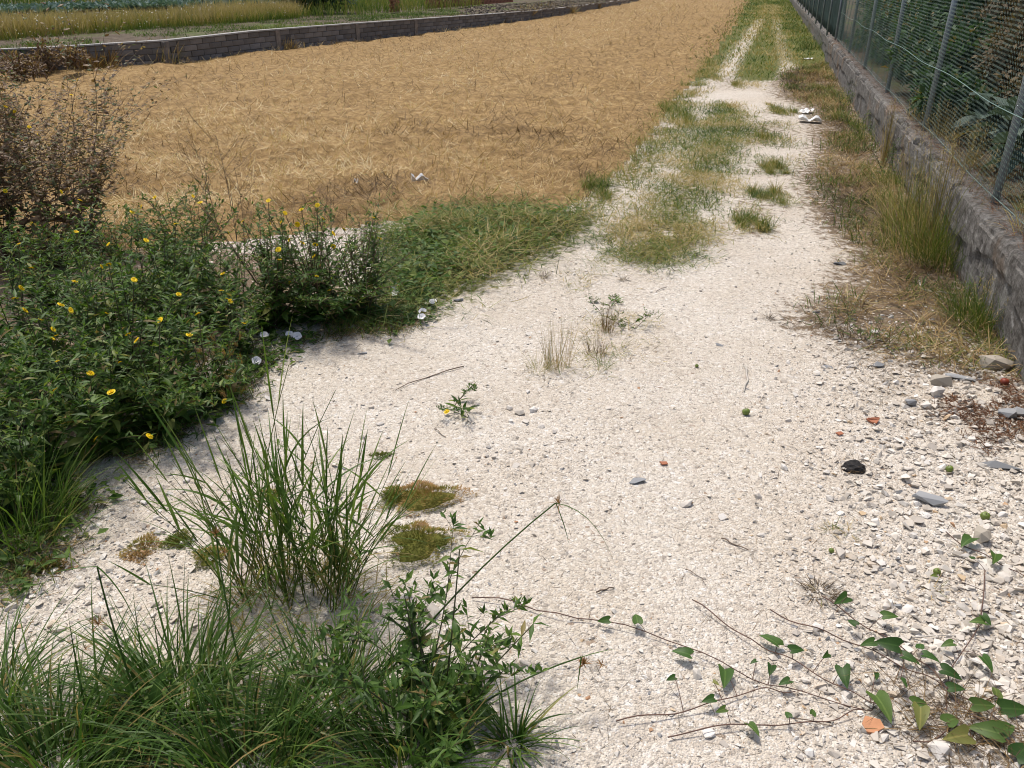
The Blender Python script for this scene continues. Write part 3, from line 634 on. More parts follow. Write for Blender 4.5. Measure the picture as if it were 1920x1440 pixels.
def heap_leaves():
    p = pts_in(HEAP, 2600, .08); g = Geo(); cl = Cloud()
    for x, y in p: a = random.uniform(0, 6.283); cl.add(random.choice(['lanceL', 'small', 'dia']), (x, y, float(hz(x, y)) + random.uniform(0, .13)), (math.cos(a), math.sin(a), random.uniform(-.2, .5)), random.uniform(.03, .08), random.uniform(.2, .95))
    cl.bake(g); tag(g.build('wilting_leaves', M['leaf'], kind='stuff'), 'wilting green weed leaves mixed into the mown heap', 'leaves')
heap_leaves()
sward('track_weeds', 'sparse brown and green weeds between the tufts on the right wheel track', 'weed', G([(1385, 225), (1475, 200), (1490, 300), (1480, 400), (1440, 450), (1370, 445), (1380, 330)]), 6500, (.03, .11), (1.15, .35), (.5, .28, 1.4), M['verge'], .004, 2, .12, .5, .03)
sward('gravel_seedlings', 'thin dry grass wisps scattered on the middle of the gravel', 'grass', G([(1090, 470), (1200, 500), (1260, 590), (1170, 690), (1000, 700), (1100, 600), (1050, 520)]), 1800, (.03, .10), (1.2, .3), (.55, .28, 1.2), M['verge'], .0028, 2, .08, .52, .01)
sward('rusty_litter', 'rusty brown rotting leaf litter by the wall corner at the right edge', 'litter', G([(1745, 745), (1850, 715), (1950, 725), (1950, 860), (1850, 850), (1780, 800)]), 2200, (.02, .08), (1.35, .2), (.5, .25, .6), M['litter'], .005, 2, .05, .35, .02, .2)
sward('verge_green', 'fresh green grass coming up through the brown clippings', 'grass', CLIPS, 16000, (.04, .15), (.75, .35), (.24, .18, .8), M['verge'], .0045, 2, .1, .5)
sward('long_wilted_stalks', 'long pale wilted stalks lying on the mown heap', 'grass', HEAP, 700, (.15, .34), (1.45, .12), (.6, .2, .5), M['verge'], .0035, 4, .14, .3, .22, .1)
BANKRIM = G([(735, 575), (800, 590), (740, 625), (570, 640), (490, 705), (440, 770), (330, 830), (200, 905), (130, 1000), (60, 1110), (-60, 1120), (20, 1000), (120, 900), (250, 820), (370, 770), (440, 690), (540, 615)])
sward('bank_litter', 'dry litter and dead stems along the gravel edge of the bank', 'litter', BANKRIM, 5200, (.02, .12), (1.35, .2), (.4, .25, .8), M['clip'], .0028, 2, .06, .36, .02, .15)
sward('bank_edge_grass', 'short green grass creeping out from the flowering bank', 'grass', BANKRIM, 3600, (.03, .13), (.9, .35), (.25, .2, .8), M['verge'], .004, 3, .06, .45)
def rim_leaves():
    p = pts_in(BANKRIM, 1500, .05); g = Geo(); cl = Cloud(); k = fbm(p[:, 0] * 3, p[:, 1] * 3, 13) > .45
    for x, y in p[k]: a = random.uniform(0, 6.283); cl.add(random.choice(['lanceL', 'small', 'dia']), (x, y, float(hz(x, y)) + random.uniform(0, .04)), (math.cos(a), math.sin(a), random.uniform(-.1, .6)), random.uniform(.02, .07), random.uniform(.2, 1))
    cl.bake(g); tag(g.build('creeping_leaves', M['leaf'], kind='stuff'), 'small creeping leaves at the gravel edge of the bank', 'leaves')
rim_leaves()
sward('cut_grass_pile', 'dark green pile of cut grass at the near end of the mown strip', 'grass', G([(1140, 458), (1180, 425), (1250, 415), (1318, 430), (1316, 478), (1250, 502), (1155, 490)]), 4200, (.04, .13), (1.4, .2), (.40, .27, 1.4), M['verge'], .0042, 2, .13, .36, .04, .1)

# ============================================================ PLANTS
def flower_mesh(name, R_, npet, mat1, mat2, mat3):
    """ray flower: two rings of strap petals, a disc and a green cup below"""
    V = []; F = []; mi = []
    for ring, (rr, z, n) in enumerate(((1.0, .12, npet), (.62, .22, npet - 4))):
        for k in range(n):
            a = 6.283 * (k + .5 * ring) / n; c, s = math.cos(a), math.sin(a); w_ = R_ * .17; b = len(V)
            for q, ww, zz in ((.15, .6, 0.0), (.6, 1, z * .8), (rr, .75, z * (1.1 if ring else .7))):
                for sg in (-1, 1): V.append((c * q * R_ - s * sg * w_ * ww, s * q * R_ + c * sg * w_ * ww, zz * R_))
            F += [(b, b + 1, b + 3, b + 2), (b + 2, b + 3, b + 5, b + 4)]; mi += [0, 0]
    for (r0, z0, r1, z1, m_) in ((.0, .30, .28, .12, 1), (.32, 0, .2, -.45, 2), (.2, -.45, .05, -.6, 2)):
        b = len(V); n = 8
        for r_, z_ in ((r0, z0), (r1, z1)):
            for k in range(n): V.append((R_ * r_ * math.cos(6.283 * k / n), R_ * r_ * math.sin(6.283 * k / n), z_ * R_))
        for k in range(n): F.append((b + k, b + (k + 1) % n, b + n + (k + 1) % n, b + n + k)); mi.append(m_)
    out = []
    for nm, pick in ((name, (0, 1)), ('calyx', (2,))):
        fs = [(f, i) for f, i in zip(F, mi) if i in pick]; used = sorted({v for f, _ in fs for v in f}); re = {v: k for k, v in enumerate(used)}
        me = bpy.data.meshes.new(nm); me.from_pydata([V[v] for v in used], [], [[re[v] for v in f] for f, _ in fs])
        for m_ in ((mat1, mat2) if 0 in pick else (mat3,)): me.materials.append(M[m_])
        me.polygons.foreach_set('material_index', [i if 0 in pick else 0 for _, i in fs]); out.append(me)
    return out
FLOWER, CALYX = flower_mesh('flower', .0165, 15, 'yellow', 'orange', 'bud')
def trumpet_mesh():
    V = []; F = []; n = 15
    for r_, z_ in ((.04, -.9), (.12, -.4), (.4, -.08), (1.0, .05)):
        for k in range(n):
            rr = r_ * (1 + (.06 * math.cos(5 * 6.283 * k / n) if r_ > .5 else 0)); V.append((.025 * rr * math.cos(6.283 * k / n), .025 * rr * math.sin(6.283 * k / n), .025 * z_))
    for j in range(3):
        for k in range(n): F.append((j * n + k, j * n + (k + 1) % n, (j + 1) * n + (k + 1) % n, (j + 1) * n + k))
    me = bpy.data.meshes.new('flower'); me.from_pydata(V, [], F); me.materials.append(M['petal']); me.polygons.foreach_set('use_smooth', [True] * len(F)); return me
TRUMPET = trumpet_mesh()
LEAFME = {k: mesh('leaf', TPL[k][0], [TPL[k][1]], M['leaf_obj'], smooth_=True) for k in ('lance', 'lance2', 'lance3')}
def gnd(px, py): p = P(px, py); return np.array([p[0], p[1], float(hz(p[0], p[1]))])

class Weed:
    """branched leafy weed: stems, foliage, single large leaves and flower heads"""
    def __init__(s, name, base, label, cat, h, spread, stems, leafL, seed, dry=0.0, dens=1.0, single=24, lean=(.1, .7), group=None, lmat='leaf', smat='stem', small=False, lw=1.0):
        random.seed(seed); s.base = np.asarray(base, float); s.h = h; s.root = empty(name, base, label, cat, group); s.st = Geo(); s.cl = Cloud(); s.lmat = lmat; s.smat = smat; s.dry = dry; s.singles = []; s.leafL = leafL
        s.dens = dens; s.small = small; s.buds = []
        for k in range(stems):
            az = 6.283 * (k + random.random()) / stems; ln = random.uniform(*lean); L = h * random.uniform(.65, 1.1)
            s.stem(np.array([random.gauss(0, .03) * (1 + spread), random.gauss(0, .03) * (1 + spread), 0]), az, ln, L, spread, 0, .0042 * (h / .6) ** .5 * (.5 if lmat == 'dryleaf' else 1))
        nb = int(14 * dens) if not small else 4
        for k in range(nb):
            a = random.uniform(0, 6.283); e = random.uniform(.2, 1.0)
            s.leaf(np.array([math.cos(a) * .02, math.sin(a) * .02, .02]), np.array([math.cos(a) * math.cos(e), math.sin(a) * math.cos(e), math.sin(e)]), leafL * random.uniform(.9, 1.5), big=True)
        s.singles.sort(key=lambda q: -q[2]); s.nsingle = single
    def col(s): return min(1, max(0, random.gauss(.45, .27))) if random.random() > s.dry * .25 else random.uniform(.85, 1)
    def leaf(s, p, d, L, big=False):
        if big and not s.small: s.singles.append((p, d, L, s.col(), (random.gauss(0, .5), random.gauss(0, .5), 1)))
        else: s.cl.add('crumple' if s.lmat == 'dryleaf' else random.choice(['small', 'small', 'lanceL']) if L < .05 else random.choice(['lanceL', 'lanceL', 'lance']), p, d, L * (.8 if s.lmat == 'dryleaf' else 1), s.col() if s.lmat != 'dryleaf' else random.random())
    def stem(s, p0, az, ln, L, spread, lev, r):
        h = np.array([math.cos(az), math.sin(az), 0]); end = p0 + h * L * math.sin(ln) * (1 + .3 * spread) + np.array([0, 0, L * math.cos(ln)])
        mid = p0 + (end - p0) * .5 + h * L * .08 + np.array([random.gauss(0, .04) * L, random.gauss(0, .04) * L, (.06 if lev == 0 else -.05) * L]); path = bez(p0, mid, end, 6 if lev == 0 else 4)
        s.st.add(*tube(path, r, r * .4, 4 if lev == 0 else 3), random.random())
        n = max(2, int(L / .024 * s.dens * (1 if lev == 0 else .9)))
        for k in range(n):
            t = (k + random.random()) / n; f = t * (len(path) - 1); i = min(int(f), len(path) - 2); p = path[i] + (path[i + 1] - path[i]) * (f - i)
            a = random.uniform(0, 6.283); e = random.uniform(-.1, .9); d = np.array([math.cos(a) * math.cos(e), math.sin(a) * math.cos(e), math.sin(e)])
            q = (1.25 - .95 * t) if lev == 0 else (.55 - .3 * t); s.leaf(p, d, max(.012, s.leafL * q * random.uniform(.6, 1.15)), lev == 0 and t < .6)
        if lev < 2:
            for k in range((random.randint(3, 5) if s.lmat != 'dryleaf' else random.randint(7, 10)) if lev == 0 else random.randint(1, 3)):
                t = random.uniform(.3, .95); f = t * (len(path) - 1); i = min(int(f), len(path) - 2); p = path[i] + (path[i + 1] - path[i]) * (f - i)
                s.stem(p, az + random.gauss(0, 1.1), min(1.35, ln + random.uniform(.1, .6)), L * random.uniform(.22, .45), spread, lev + 1, r * .55)
        else: s.buds.append(end)
        if lev > 0:
            for k in range(3):
                a = random.uniform(0, 6.283); s.leaf(end, np.array([math.cos(a) * .6, math.sin(a) * .6, .8]), s.leafL * random.uniform(.18, .3))
    def flower(s, pt):
        """a head on its own stalk, at a point of the world"""
        q = np.asarray(pt) - s.base; a = np.array([q[0] * .25, q[1] * .25, q[2] * .35]); m = a * .45 + q * .55 + np.array([0, 0, .02])
        path = bez(a, m, q, 6); s.st.add(*tube(path, .003, .0016, 4), random.random())
        for k in range(8):
            t = random.uniform(.2, .97); p = path[min(5, int(t * 6))]; an = random.uniform(0, 6.283); s.leaf(p, np.array([math.cos(an), math.sin(an), random.uniform(.1, .9)]), s.leafL * random.uniform(.2, .45))
        o = link('flower', FLOWER, s.root); link('calyx', CALYX, o); o.location = q; o.rotation_euler = (random.gauss(.6, .3), random.gauss(0, .3), random.uniform(0, 6.28)); sc = random.uniform(.7, 1.05); o.scale = (sc * random.choice([1, 1, 1, .6]), sc, sc * random.uniform(.8, 1.6))
    def done(s, mat=None):
        for k, (p, d, L, v, up) in enumerate(s.singles):
            if k < s.nsingle: o = link('leaf', LEAFME[random.choice(['lance', 'lance2', 'lance3'])], s.root); o.matrix_basis = frame(p, d, L, up)
            else: s.cl.add(random.choice(['lanceL', 'lance2', 'lanceL']), p, d, L, v, up)
        s.st.build('stem', M[s.smat], s.root, smooth_=True)
        g = Geo(); s.cl.bake(g)
        if s.dry and s.lmat == 'dryleaf':
            for b in s.buds:
                if random.random() < .75: tv, tf = CHIP[random.randrange(10)]; g.add(b + tv * random.uniform(.004, .008), tf, random.random() * .4)
        g.build('foliage', M[s.lmat], s.root, smooth_=True, kind='stuff'); return s

BANKP = [  # base px, height, spread, stems, leaf, label
    (60, 905, .42, .5, 6, .13, 'leafy green weed at the bottom left end of the flowering bank'), (185, 845, .45, .6, 7, .12, 'dark leafy weed low at the gravel edge under two tiny yellow flowers'),
    (305, 800, .48, .6, 8, .12, 'broad leaved dark weed at the front edge of the bank, left of the barley'), (395, 755, .42, .5, 7, .10, 'dark weed rising behind the golden barley heads'),
    (255, 735, .55, .6, 8, .13, 'tall dark weed carrying the pair of yellow flowers in the bank middle'), (120, 775, .52, .6, 8, .13, 'dark weed under the large yellow flower near the left edge'),
    (20, 800, .5, .5, 7, .12, 'leafy weed cut by the left picture edge below the yellow flowers'), (440, 660, .34, .5, 6, .08, 'low green weed beside the white bindweed flowers'),
    (55, 690, .6, .6, 8, .11, 'flowering weed at the left edge, half way up the bank'), (200, 655, .62, .6, 9, .10, 'bushy weed behind the middle of the flowering bank'),
    (330, 640, .6, .5, 8, .12, 'bright green weed with upright lance leaves before the white rubble'), (415, 600, .5, .5, 7, .08, 'loose weed between the green weed and the thin bush'),
    (520, 610, .66, .7, 9, .07, 'thin stemmed bushy weed on the left of the gravel gap'), (600, 600, .62, .7, 9, .065, 'twiggy dark weed at the middle of the gap, in front of pale gravel'),
    (680, 590, .5, .6, 7, .06, 'open twiggy weed nearest the mown heap'), (100, 575, .62, .6, 8, .10, 'weed with yellow flowers in front of the brown dead stems'),
    (250, 560, .60, .6, 8, .09, 'green weed with yellow flowers standing against the hay'), (360, 540, .58, .6, 7, .07, 'sparse weed with two flower heads standing against the hay')]
weeds = []
for k, (a, b, h, sp, ns, ll, lab) in enumerate(BANKP):
    thin = ll < .08
    weeds.append(Weed('oxtongue_weed', gnd(a, b), lab, 'weed', h, sp, ns + (4 if not thin else 9), ll * (1.1 if not thin else 1.5), 100 + k, dry=.35, dens=1.4 if not thin else 1.9, single=16, lean=(.05, .75) if not thin else (.05, .9), smat='stem' if not thin else 'drystem', group='yellow flowered weeds on the bank'))
FL = [(35, 458), (203, 458), (150, 376), (115, 360), (248, 398), (290, 370), (265, 388), (362, 368), (375, 380), (428, 437), (625, 462), (543, 530), (133, 582), (98, 635), (107, 678), (240, 627), (256, 638), (355, 628), (335, 552), (457, 607), (432, 565), (418, 513), (225, 680), (10, 358),
      (28, 560), (40, 540), (140, 528), (415, 545), (503, 376), (595, 385), (455, 415), (565, 393), (625, 438), (522, 468), (575, 420), (527, 417), (180, 823), (280, 818), (645, 430), (700, 408), (300, 600), (170, 700), (60, 420), (190, 500), (75, 600), (330, 420)]
FL += [(random.Random(k).uniform(0, 440), random.Random(k + 50).uniform(420, 760)) for k in range(16)] + [(random.Random(k + 7).uniform(480, 720), random.Random(k + 90).uniform(385, 560)) for k in range(12)]
for (a, b) in FL:
    best = None
    for wd_ in weeds:
        pt = R(a, b, wd_.base[1] - .22 + random.gauss(0, .04)); z = pt[2] - wd_.base[2]
        if z < .12 or z > wd_.h * 1.35: continue
        c = abs(pt[0] - wd_.base[0]) + .6 * abs(z - wd_.h) + .5 * wd_.base[1]
        if best is None or c < best[0]: best = (c, wd_, pt)
    if best and abs(best[2][0] - best[1].base[0]) < .7: best[1].flower(best[2])
for wd_ in weeds: wd_.done()

# tall dead brown stand at the left edge, its last flowers still yellow
for k, (a, b, h, lab, fl) in enumerate([(20, 500, 1.5, 'tall brown dead weed stand at the left picture edge', [(28, 208), (10, 200), (42, 265)]), (105, 500, 1.42, 'brown branching dead weed with few yellow heads, before the block wall', [(145, 150), (55, 238), (72, 253)]),
                                        (165, 470, .95, 'dead brown weed leaning right over the hay', [(215, 293), (134, 178)]), (-60, 470, 1.25, 'dead weed stand mostly outside the left edge', [])]):
    wd_ = Weed('dead_weed', gnd(a, b), lab, 'weed', h, .45, 15, .085, 300 + k, dry=1.0, dens=.8, single=0, lean=(.03, .55), lmat='dryleaf', smat='drystem', small=True, group='dead brown weeds')
    for q in fl:
        pt = R(*q, wd_.base[1]); wd_.flower(pt)
    wd_.done()

for k, (a, b, h, lab) in enumerate([(455, 560, .95, 'thin bare dead stems rising over the hay behind the twiggy weeds'), (660, 540, .62, 'thin dead stems above the pale gravel beside the mown heap')]):
    Weed('dead_weed', gnd(a, b), lab, 'weed', h, .4, 5, .03, 340 + k, dry=1.0, dens=.22, single=0, lean=(.03, .5), lmat='dryleaf', smat='drystem', small=True).done()
Weed('oxtongue_weed', gnd(20, 960), 'leafy green weed at the left edge, lowest of the bank', 'weed', .4, .6, 8, .12, 345, dry=.3, dens=1.0, single=14, lean=(.1, .8)).done()
def bladed(name, base, label, cat, n, L, lean, wd, curl, col, mat, rad, single=0, group=None, seg=5, seed=0, lumps=0):
    """tuft of grass: joined blades plus the boldest ones singly"""
    base = np.asarray(base, float); t = empty(name, base, label, cat, group)
    r = rad * np.sqrt(rng.random(n)); a = rng.uniform(0, 6.283, n); b = np.stack([r * np.cos(a), r * np.sin(a), np.zeros(n)], 1)
    az = a + rng.normal(0, .7, n); ln = np.abs(rng.normal(lean[0], lean[1], n)); LL = rng.uniform(*L, n); ww = wd * rng.uniform(.6, 1.25, n); cc = rng.normal(curl[0], curl[1], n); v = np.clip(rng.normal(col[0], col[1], n), 0, 1)
    if col[0] < .6: dd_ = rng.random(n) < .13; v[dd_] = rng.uniform(.85, 1, dd_.sum()); LL[dd_] *= .75; ln[dd_] += .3
    if lumps: cc_ = nrm(rng.normal(size=(lumps, 2))) * rng.random((lumps, 1)) ** .6 * rad; wi = rng.integers(0, lumps, n); b[:, :2] = cc_[wi] + rng.normal(0, rad * .2, (n, 2)) * rng.uniform(.4, 1.4, lumps)[wi][:, None]; LL *= rng.uniform(.5, 1.25, lumps)[wi]; v = np.clip(v + rng.normal(0, .15, lumps)[wi], 0, 1)
    V, F, k = blades(b, az, ln, LL, ww, cc, seg, .6); V3 = V.reshape(n, k, 3); f0 = F[:seg]
    big = set(np.argsort(-LL * ww)[:single].tolist()) if single else set()
    for q in big: link('blade', mesh('blade', V3[q], [f0], mat, np.full(k, v[q]), True), t)
    rest = [q for q in range(n) if q not in big]
    if rest:
        g = Geo(); VV = V3[rest].reshape(-1, 3); FF = (f0[None] + (np.arange(len(rest)) * k)[:, None, None]).reshape(-1, 4); g.add(VV, FF, np.repeat(v[rest], k)); g.build('blades', mat, t, smooth_=True, kind='stuff')
    return t

# ---- tall reed-like grass in the foreground
def tall_grass():
    base = gnd(565, 1130); t = empty('tall_grass', base, 'tall upright green grass clump standing in the gravel foreground', 'grass'); g = Geo(); cg = Geo(); nb = 0
    tips = [(548, 645), (500, 690), (640, 700), (440, 760), (600, 800), (690, 790), (560, 830), (400, 800), (480, 830), (520, 860), (730, 850), (650, 850), (590, 880), (430, 860), (460, 900), (620, 900)]
    for k in range(92):
        a = random.uniform(0, 6.283); r = .17 * math.sqrt(random.random()); b = np.array([r * 1.25 * math.cos(a) - .03, r * .7 * math.sin(a) + .04, 0])
        if k < len(tips): tip = R(tips[k][0], tips[k][1], base[1] + random.uniform(-.1, .15)) - base
        else:
            hh = random.uniform(.25, .55); tip = b + np.array([random.gauss(0, .22) * hh * 1.3 + b[0] * .9, random.gauss(0, .22) * hh + b[1] * .8, hh])
        m = b * .5 + tip * .5 + np.array([-(tip[0] - b[0]) * .12, 0, .03]); path = bez(b, m, tip * .93 + b * .07, 7); cg.add(*tube(path, .0022, .0010, 4), random.uniform(.3, .9))
        for j in range(random.randint(3, 5)):
            f = random.uniform(.08, .8) if j else .84; i = min(5, int(f * 6)); p = path[i]; d = nrm(path[i + 1] - path[i]); az = random.uniform(0, 6.283) if j else math.atan2(d[1], d[0])
            ln = math.acos(max(-1, min(1, d[2]))) * .5 + (random.uniform(.2, .7) if j else .05); L = random.uniform(.16, .33); v = random.choice([random.uniform(.25, .75), random.uniform(.25, .75), random.uniform(.25, .75), random.uniform(.8, 1)]) if i < 3 else random.uniform(.2, .75)
            V, F, kk = blades(p[None], az, ln, L, random.uniform(.006, .0105), random.uniform(.1, 1.2) if j else .1, 6, .5)
            if nb < 150 and random.random() < .55: link('blade', mesh('blade', V, [F], M['grass'], np.full(kk, v), True), t); nb += 1
            else: g.add(V, F, v)
    for k in range(300):   # dead straw at the foot
        a = random.uniform(0, 6.283); r = .24 * math.sqrt(random.random()); V, F, kk = blades(np.array([[r * 1.2 * math.cos(a), r * .8 * math.sin(a), .01]]), a + random.gauss(0, 1), random.uniform(.3, 1.4), random.uniform(.06, .2), .004, random.uniform(0, .8), 3); g.add(V, F, random.uniform(.85, 1))
    cg.build('culm', M['grass'], t, smooth_=True, kind='stuff'); g.build('blades', M['grass'], t, smooth_=True, kind='stuff')
tall_grass()

# ---- sedges along the bottom of the picture
for k, (a, b, n, L, rad, lab, sg) in enumerate([
        (330, 1330, 330, (.18, .46), .13, 'dense dark sedge clump at the bottom left, around the large jagged leaf', 60), (110, 1450, 300, (.2, .48), .14, 'arching dark sedge clump in the bottom left corner', 50),
        (470, 1470, 280, (.2, .45), .12, 'sedge clump at the bottom edge, left of the leafy oxtongue', 45), (620, 1330, 240, (.15, .40), .12, 'loose bright green sedge below the tall grass clump', 40),
        (760, 1450, 190, (.14, .40), .10, 'sedge spilling under the leafy oxtongue at the bottom edge', 35), (-40, 1350, 160, (.2, .45), .12, 'sedge clump cut by the left picture edge', 20), (960, 1400, 60, (.1, .24), .04, 'small curling dark sedge tuft right of the oxtongue', 25)]):
    bladed('sedge_clump', gnd(a, b), lab, 'sedge', int(n * 1.5), L, (.72, .4), .0066, (.95, .5), (.48, .26), M['sedge'], rad, sg, 'sedge clumps in the foreground', 6)
def umbel(g, p, n, L, v=.9):
    for k in range(n):
        a = random.uniform(0, 6.283); e = random.uniform(-.2, 1.4); V, F, kk = blades(np.array([p]), a, math.pi / 2 - e, L * random.uniform(.6, 1.1), .0028, random.gauss(0, .3), 2); g.add(V, F, random.uniform(.4, 1) * v)
M['umbel'] = leafmat('sedge_spikes', [(0, (.16, .07, .02)), (.6, (.28, .14, .05)), (1, (.36, .22, .09))], .15, .7, .2)
def sedge_culm(base, tip, bracts, lab, heads):
    base = gnd(*base); t = empty('sedge_stalk', base, lab, 'sedge'); tp = R(*tip[:2], tip[2]) - base; g = Geo()
    path = bez((0, 0, 0), tp * .5 + np.array([-.02, 0, .07]), tp, 9); link('culm', mesh('culm', *[(lambda q: q[0])(tube(path, .0034, .0022, 5)), [tube(path, .0034, .0022, 5)[1]]], M['sedge'], np.full(45, .4), True), t)
    for (c, e) in bracts:
        c = R(*c[:2], c[2]) - base; e = R(*e[:2], e[2]) - base; pth = bez(tp, c, e, 8); d = nrm(np.gradient(pth, axis=0)); s = nrm(np.cross(d, (0, 0, 1))); wv = (.0042 * (1 - np.linspace(0, 1, 8) ** 2 * .85))[:, None]
        V = np.stack([pth - s * wv / 2, pth + s * wv / 2], 1).reshape(-1, 3); i = np.arange(7) * 2; F = np.stack([i, i + 1, i + 3, i + 2], 1); link('bract', mesh('bract', V, [F], M['sedge'], np.full(16, .5), True), t)
    for h in heads: umbel(g, R(*h[:2], h[2]) - base, h[3], h[4])
    g.build('flower_head', M['umbel'], t, kind='stuff')
sedge_culm((690, 1310), (1042, 943, 2.05), [((1120, 955, 2.0), (1155, 1065, 1.98)), ((1060, 985, 2.02), (1066, 1018, 2.0)), ((1020, 950, 2.1), (1000, 975, 2.15))], 'long sedge stalk arching right over the gravel with drooping bracts', [(1048, 945, 2.05, 22, .04)])
sedge_culm((800, 1400), (1090, 1232, 1.72), [((1120, 1222, 1.7), (1152, 1217, 1.7)), ((1085, 1270, 1.7), (1082, 1295, 1.7))], 'sedge stalk with two rusty spiky heads at the bottom centre', [(1095, 1245, 1.72, 40, .03), (1128, 1246, 1.72, 18, .022)])
sedge_culm((290, 1400), (182, 1062, 1.72), [((120, 1065, 1.7), (80, 1080, 1.7)), ((230, 1100, 1.7), (260, 1180, 1.65))], 'dark bent sedge stalk over pale gravel at the left', [(185, 1170, 1.7, 30, .035), (160, 1215, 1.7, 14, .02)])
sedge_culm((470, 1330), (405, 1000, 1.95), [((395, 960, 1.95), (350, 930, 1.95)), ((430, 1020, 1.95), (440, 1060, 1.9))], 'sedge stalk with an orange brown head left of the tall grass', [(405, 1002, 1.95, 26, .03), (420, 1035, 1.95, 18, .025)])
sedge_culm((760, 1420), (690, 1300, 1.66), [((640, 1310, 1.64), (560, 1345, 1.62))], 'short sedge stalk with a rusty head amid the foreground leaves', [(690, 1305, 1.66, 18, .022), (915, 1290, 1.66, 14, .02)])

# ---- leafy oxtongue in the foreground
fw = Weed('oxtongue_weed', gnd(830, 1350), 'dark leafy oxtongue with upright stems at the bottom centre', 'weed', .36, .7, 14, .11, 501, dry=.1, dens=1.1, single=90, lean=(.15, .95))
for tp_ in ((862, 1030), (1000, 1170), (920, 1165), (770, 1150), (1010, 1280), (705, 1190)):
    q = R(*tp_, 1.84) - fw.base; pth = bez((0, 0, 0), q * .55 + np.array([0, .03, -.03]), q, 8); fw.st.add(*tube(pth, .0034, .0018, 5), .8)
    for k in range(11):
        i = random.randint(2, 7); a = random.uniform(0, 6.283); fw.leaf(pth[i], np.array([math.cos(a), math.sin(a), random.uniform(-.2, .5)]), random.uniform(.03, .075), True)
fw.done()
fw = Weed('oxtongue_weed', gnd(300, 1360), 'big jagged leaf weed with a purplish leaf tip among the bottom left sedges', 'weed', .22, .5, 3, .09, 502, dry=.1, dens=.6, single=30, lean=(.1, .7))
for tp_, d_ in (((310, 1300), (.25, .1, .95)), ((270, 1300), (-.6, 0, .8))):
    o = link('leaf', LEAFME['lance2'], fw.root); o.matrix_basis = frame(R(285, 1340, 1.62) - fw.base, d_, .13, (0, -1, .2))
fw.done()
w1 = Weed('oxtongue_weed', gnd(868, 772), 'small uprooted looking weed lying alone on the gravel, one yellow head', 'weed', .13, .6, 4, .055, 503, dens=.7, single=14, lean=(.4, 1.2)); w1.flower(gnd(838, 778) + np.array([0, 0, .02])); w1.done()
for k, (a, b, h, lab) in enumerate([(1605, 635, .16, 'small brown leaved weed sprout in the litter near the wall'), (1630, 640, .2, 'thin single upright weed sprout with a curved leaf by the wall litter'), (1185, 610, .12, 'low grey green weed mat right of the dry tufts'), (1150, 570, .1, 'flattened dark weed across the middle of the gravel'), (150, 1000, .14, 'small purplish seedling on gravel beside the left weeds')]):
    Weed('weed_sprout', gnd(a, b), lab, 'weed', h, .8, 3 if k < 2 or k == 4 else 6, .04, 520 + k, dry=.6, dens=.8, single=0, lean=(.1, .5) if k < 2 else (.6, 1.4), small=True, smat='drystem').done()
bladed('grass_clump', gnd(30, 1010), 'light green grass stalks at the left edge below the bank', 'grass', 260, (.15, .5), (.5, .3), .0055, (.6, .4), (.5, .2), M['grass'], .17, 40)
bladed('grass_clump', gnd(90, 950), 'slim green grass between the bank and the pale gravel at left', 'grass', 140, (.12, .38), (.6, .3), .005, (.6, .4), (.5, .2), M['grass'], .13, 20)

# ---- tufts on and beside the path
for k, (a, b, hw, hh, lab) in enumerate(PATCHES):
    c = gnd(a, b); r_ = abs(P(a + hw, b)[0] - c[0]); dy = abs(P(a, b + hh)[1] - c[1]); t = bladed('grass_tuft', c, lab, 'grass', 1300, (.05, .16), (.85, .4), .0028 * (1 + c[1] / 14), (.6, .4), (.38 if k not in (2, 5) else .6, .25), M['verge'], 1.0, 0, 'grass tufts along the track', 3, 0, 7)
    for ch in t.children:   # widen the foot of the tuft to its outline without stretching the blades
        V = np.zeros(len(ch.data.vertices) * 3); ch.data.vertices.foreach_get('co', V); V = V.reshape(-1, 8, 3); ctr = V[:, :2].mean(1, keepdims=True); V += ctr * (np.array([r_ * 1.05, max(dy * 1.0, .05), 0]) - np.array([1, 1, 0])); ch.data.vertices.foreach_set('co', V.ravel()); ch.data.update()
def dry_tuft(base, lab, n, h, rad, col=(.75, .15), mat='verge', wd=.0016, lean=(.15, .15), name='dry_tuft'):
    return bladed(name, base, lab, 'grass', n, h, lean, wd, (.15, .2), col, M[mat], rad, 0, None, 4)
dry_tuft(gnd(1045, 690), 'tuft of thin brown dry stems standing in the gravel, tallest of three', 110, (.08, .34), .07, (.85, .12), 'clip', .0022)
dry_tuft(gnd(1010, 695), 'low yellow green base tuft just left of the tall dry stems', 90, (.03, .16), .06, (.6, .2), 'verge', .002, (.7, .3))
dry_tuft(gnd(1118, 665), 'small reddish dry tuft between the two taller dry tufts', 90, (.04, .16), .05, (.3, .15), 'clip', .002, (.4, .3))
dry_tuft(gnd(1138, 622), 'dry brown tuft farthest back of the three in the gravel', 90, (.06, .24), .04, (.4, .15), 'clip', .002)
dry_tuft(gnd(1130, 690), 'sprawling thin green grass right of the dry tufts', 50, (.04, .14), .04, (.3, .15), 'verge', .002, (.9, .3))
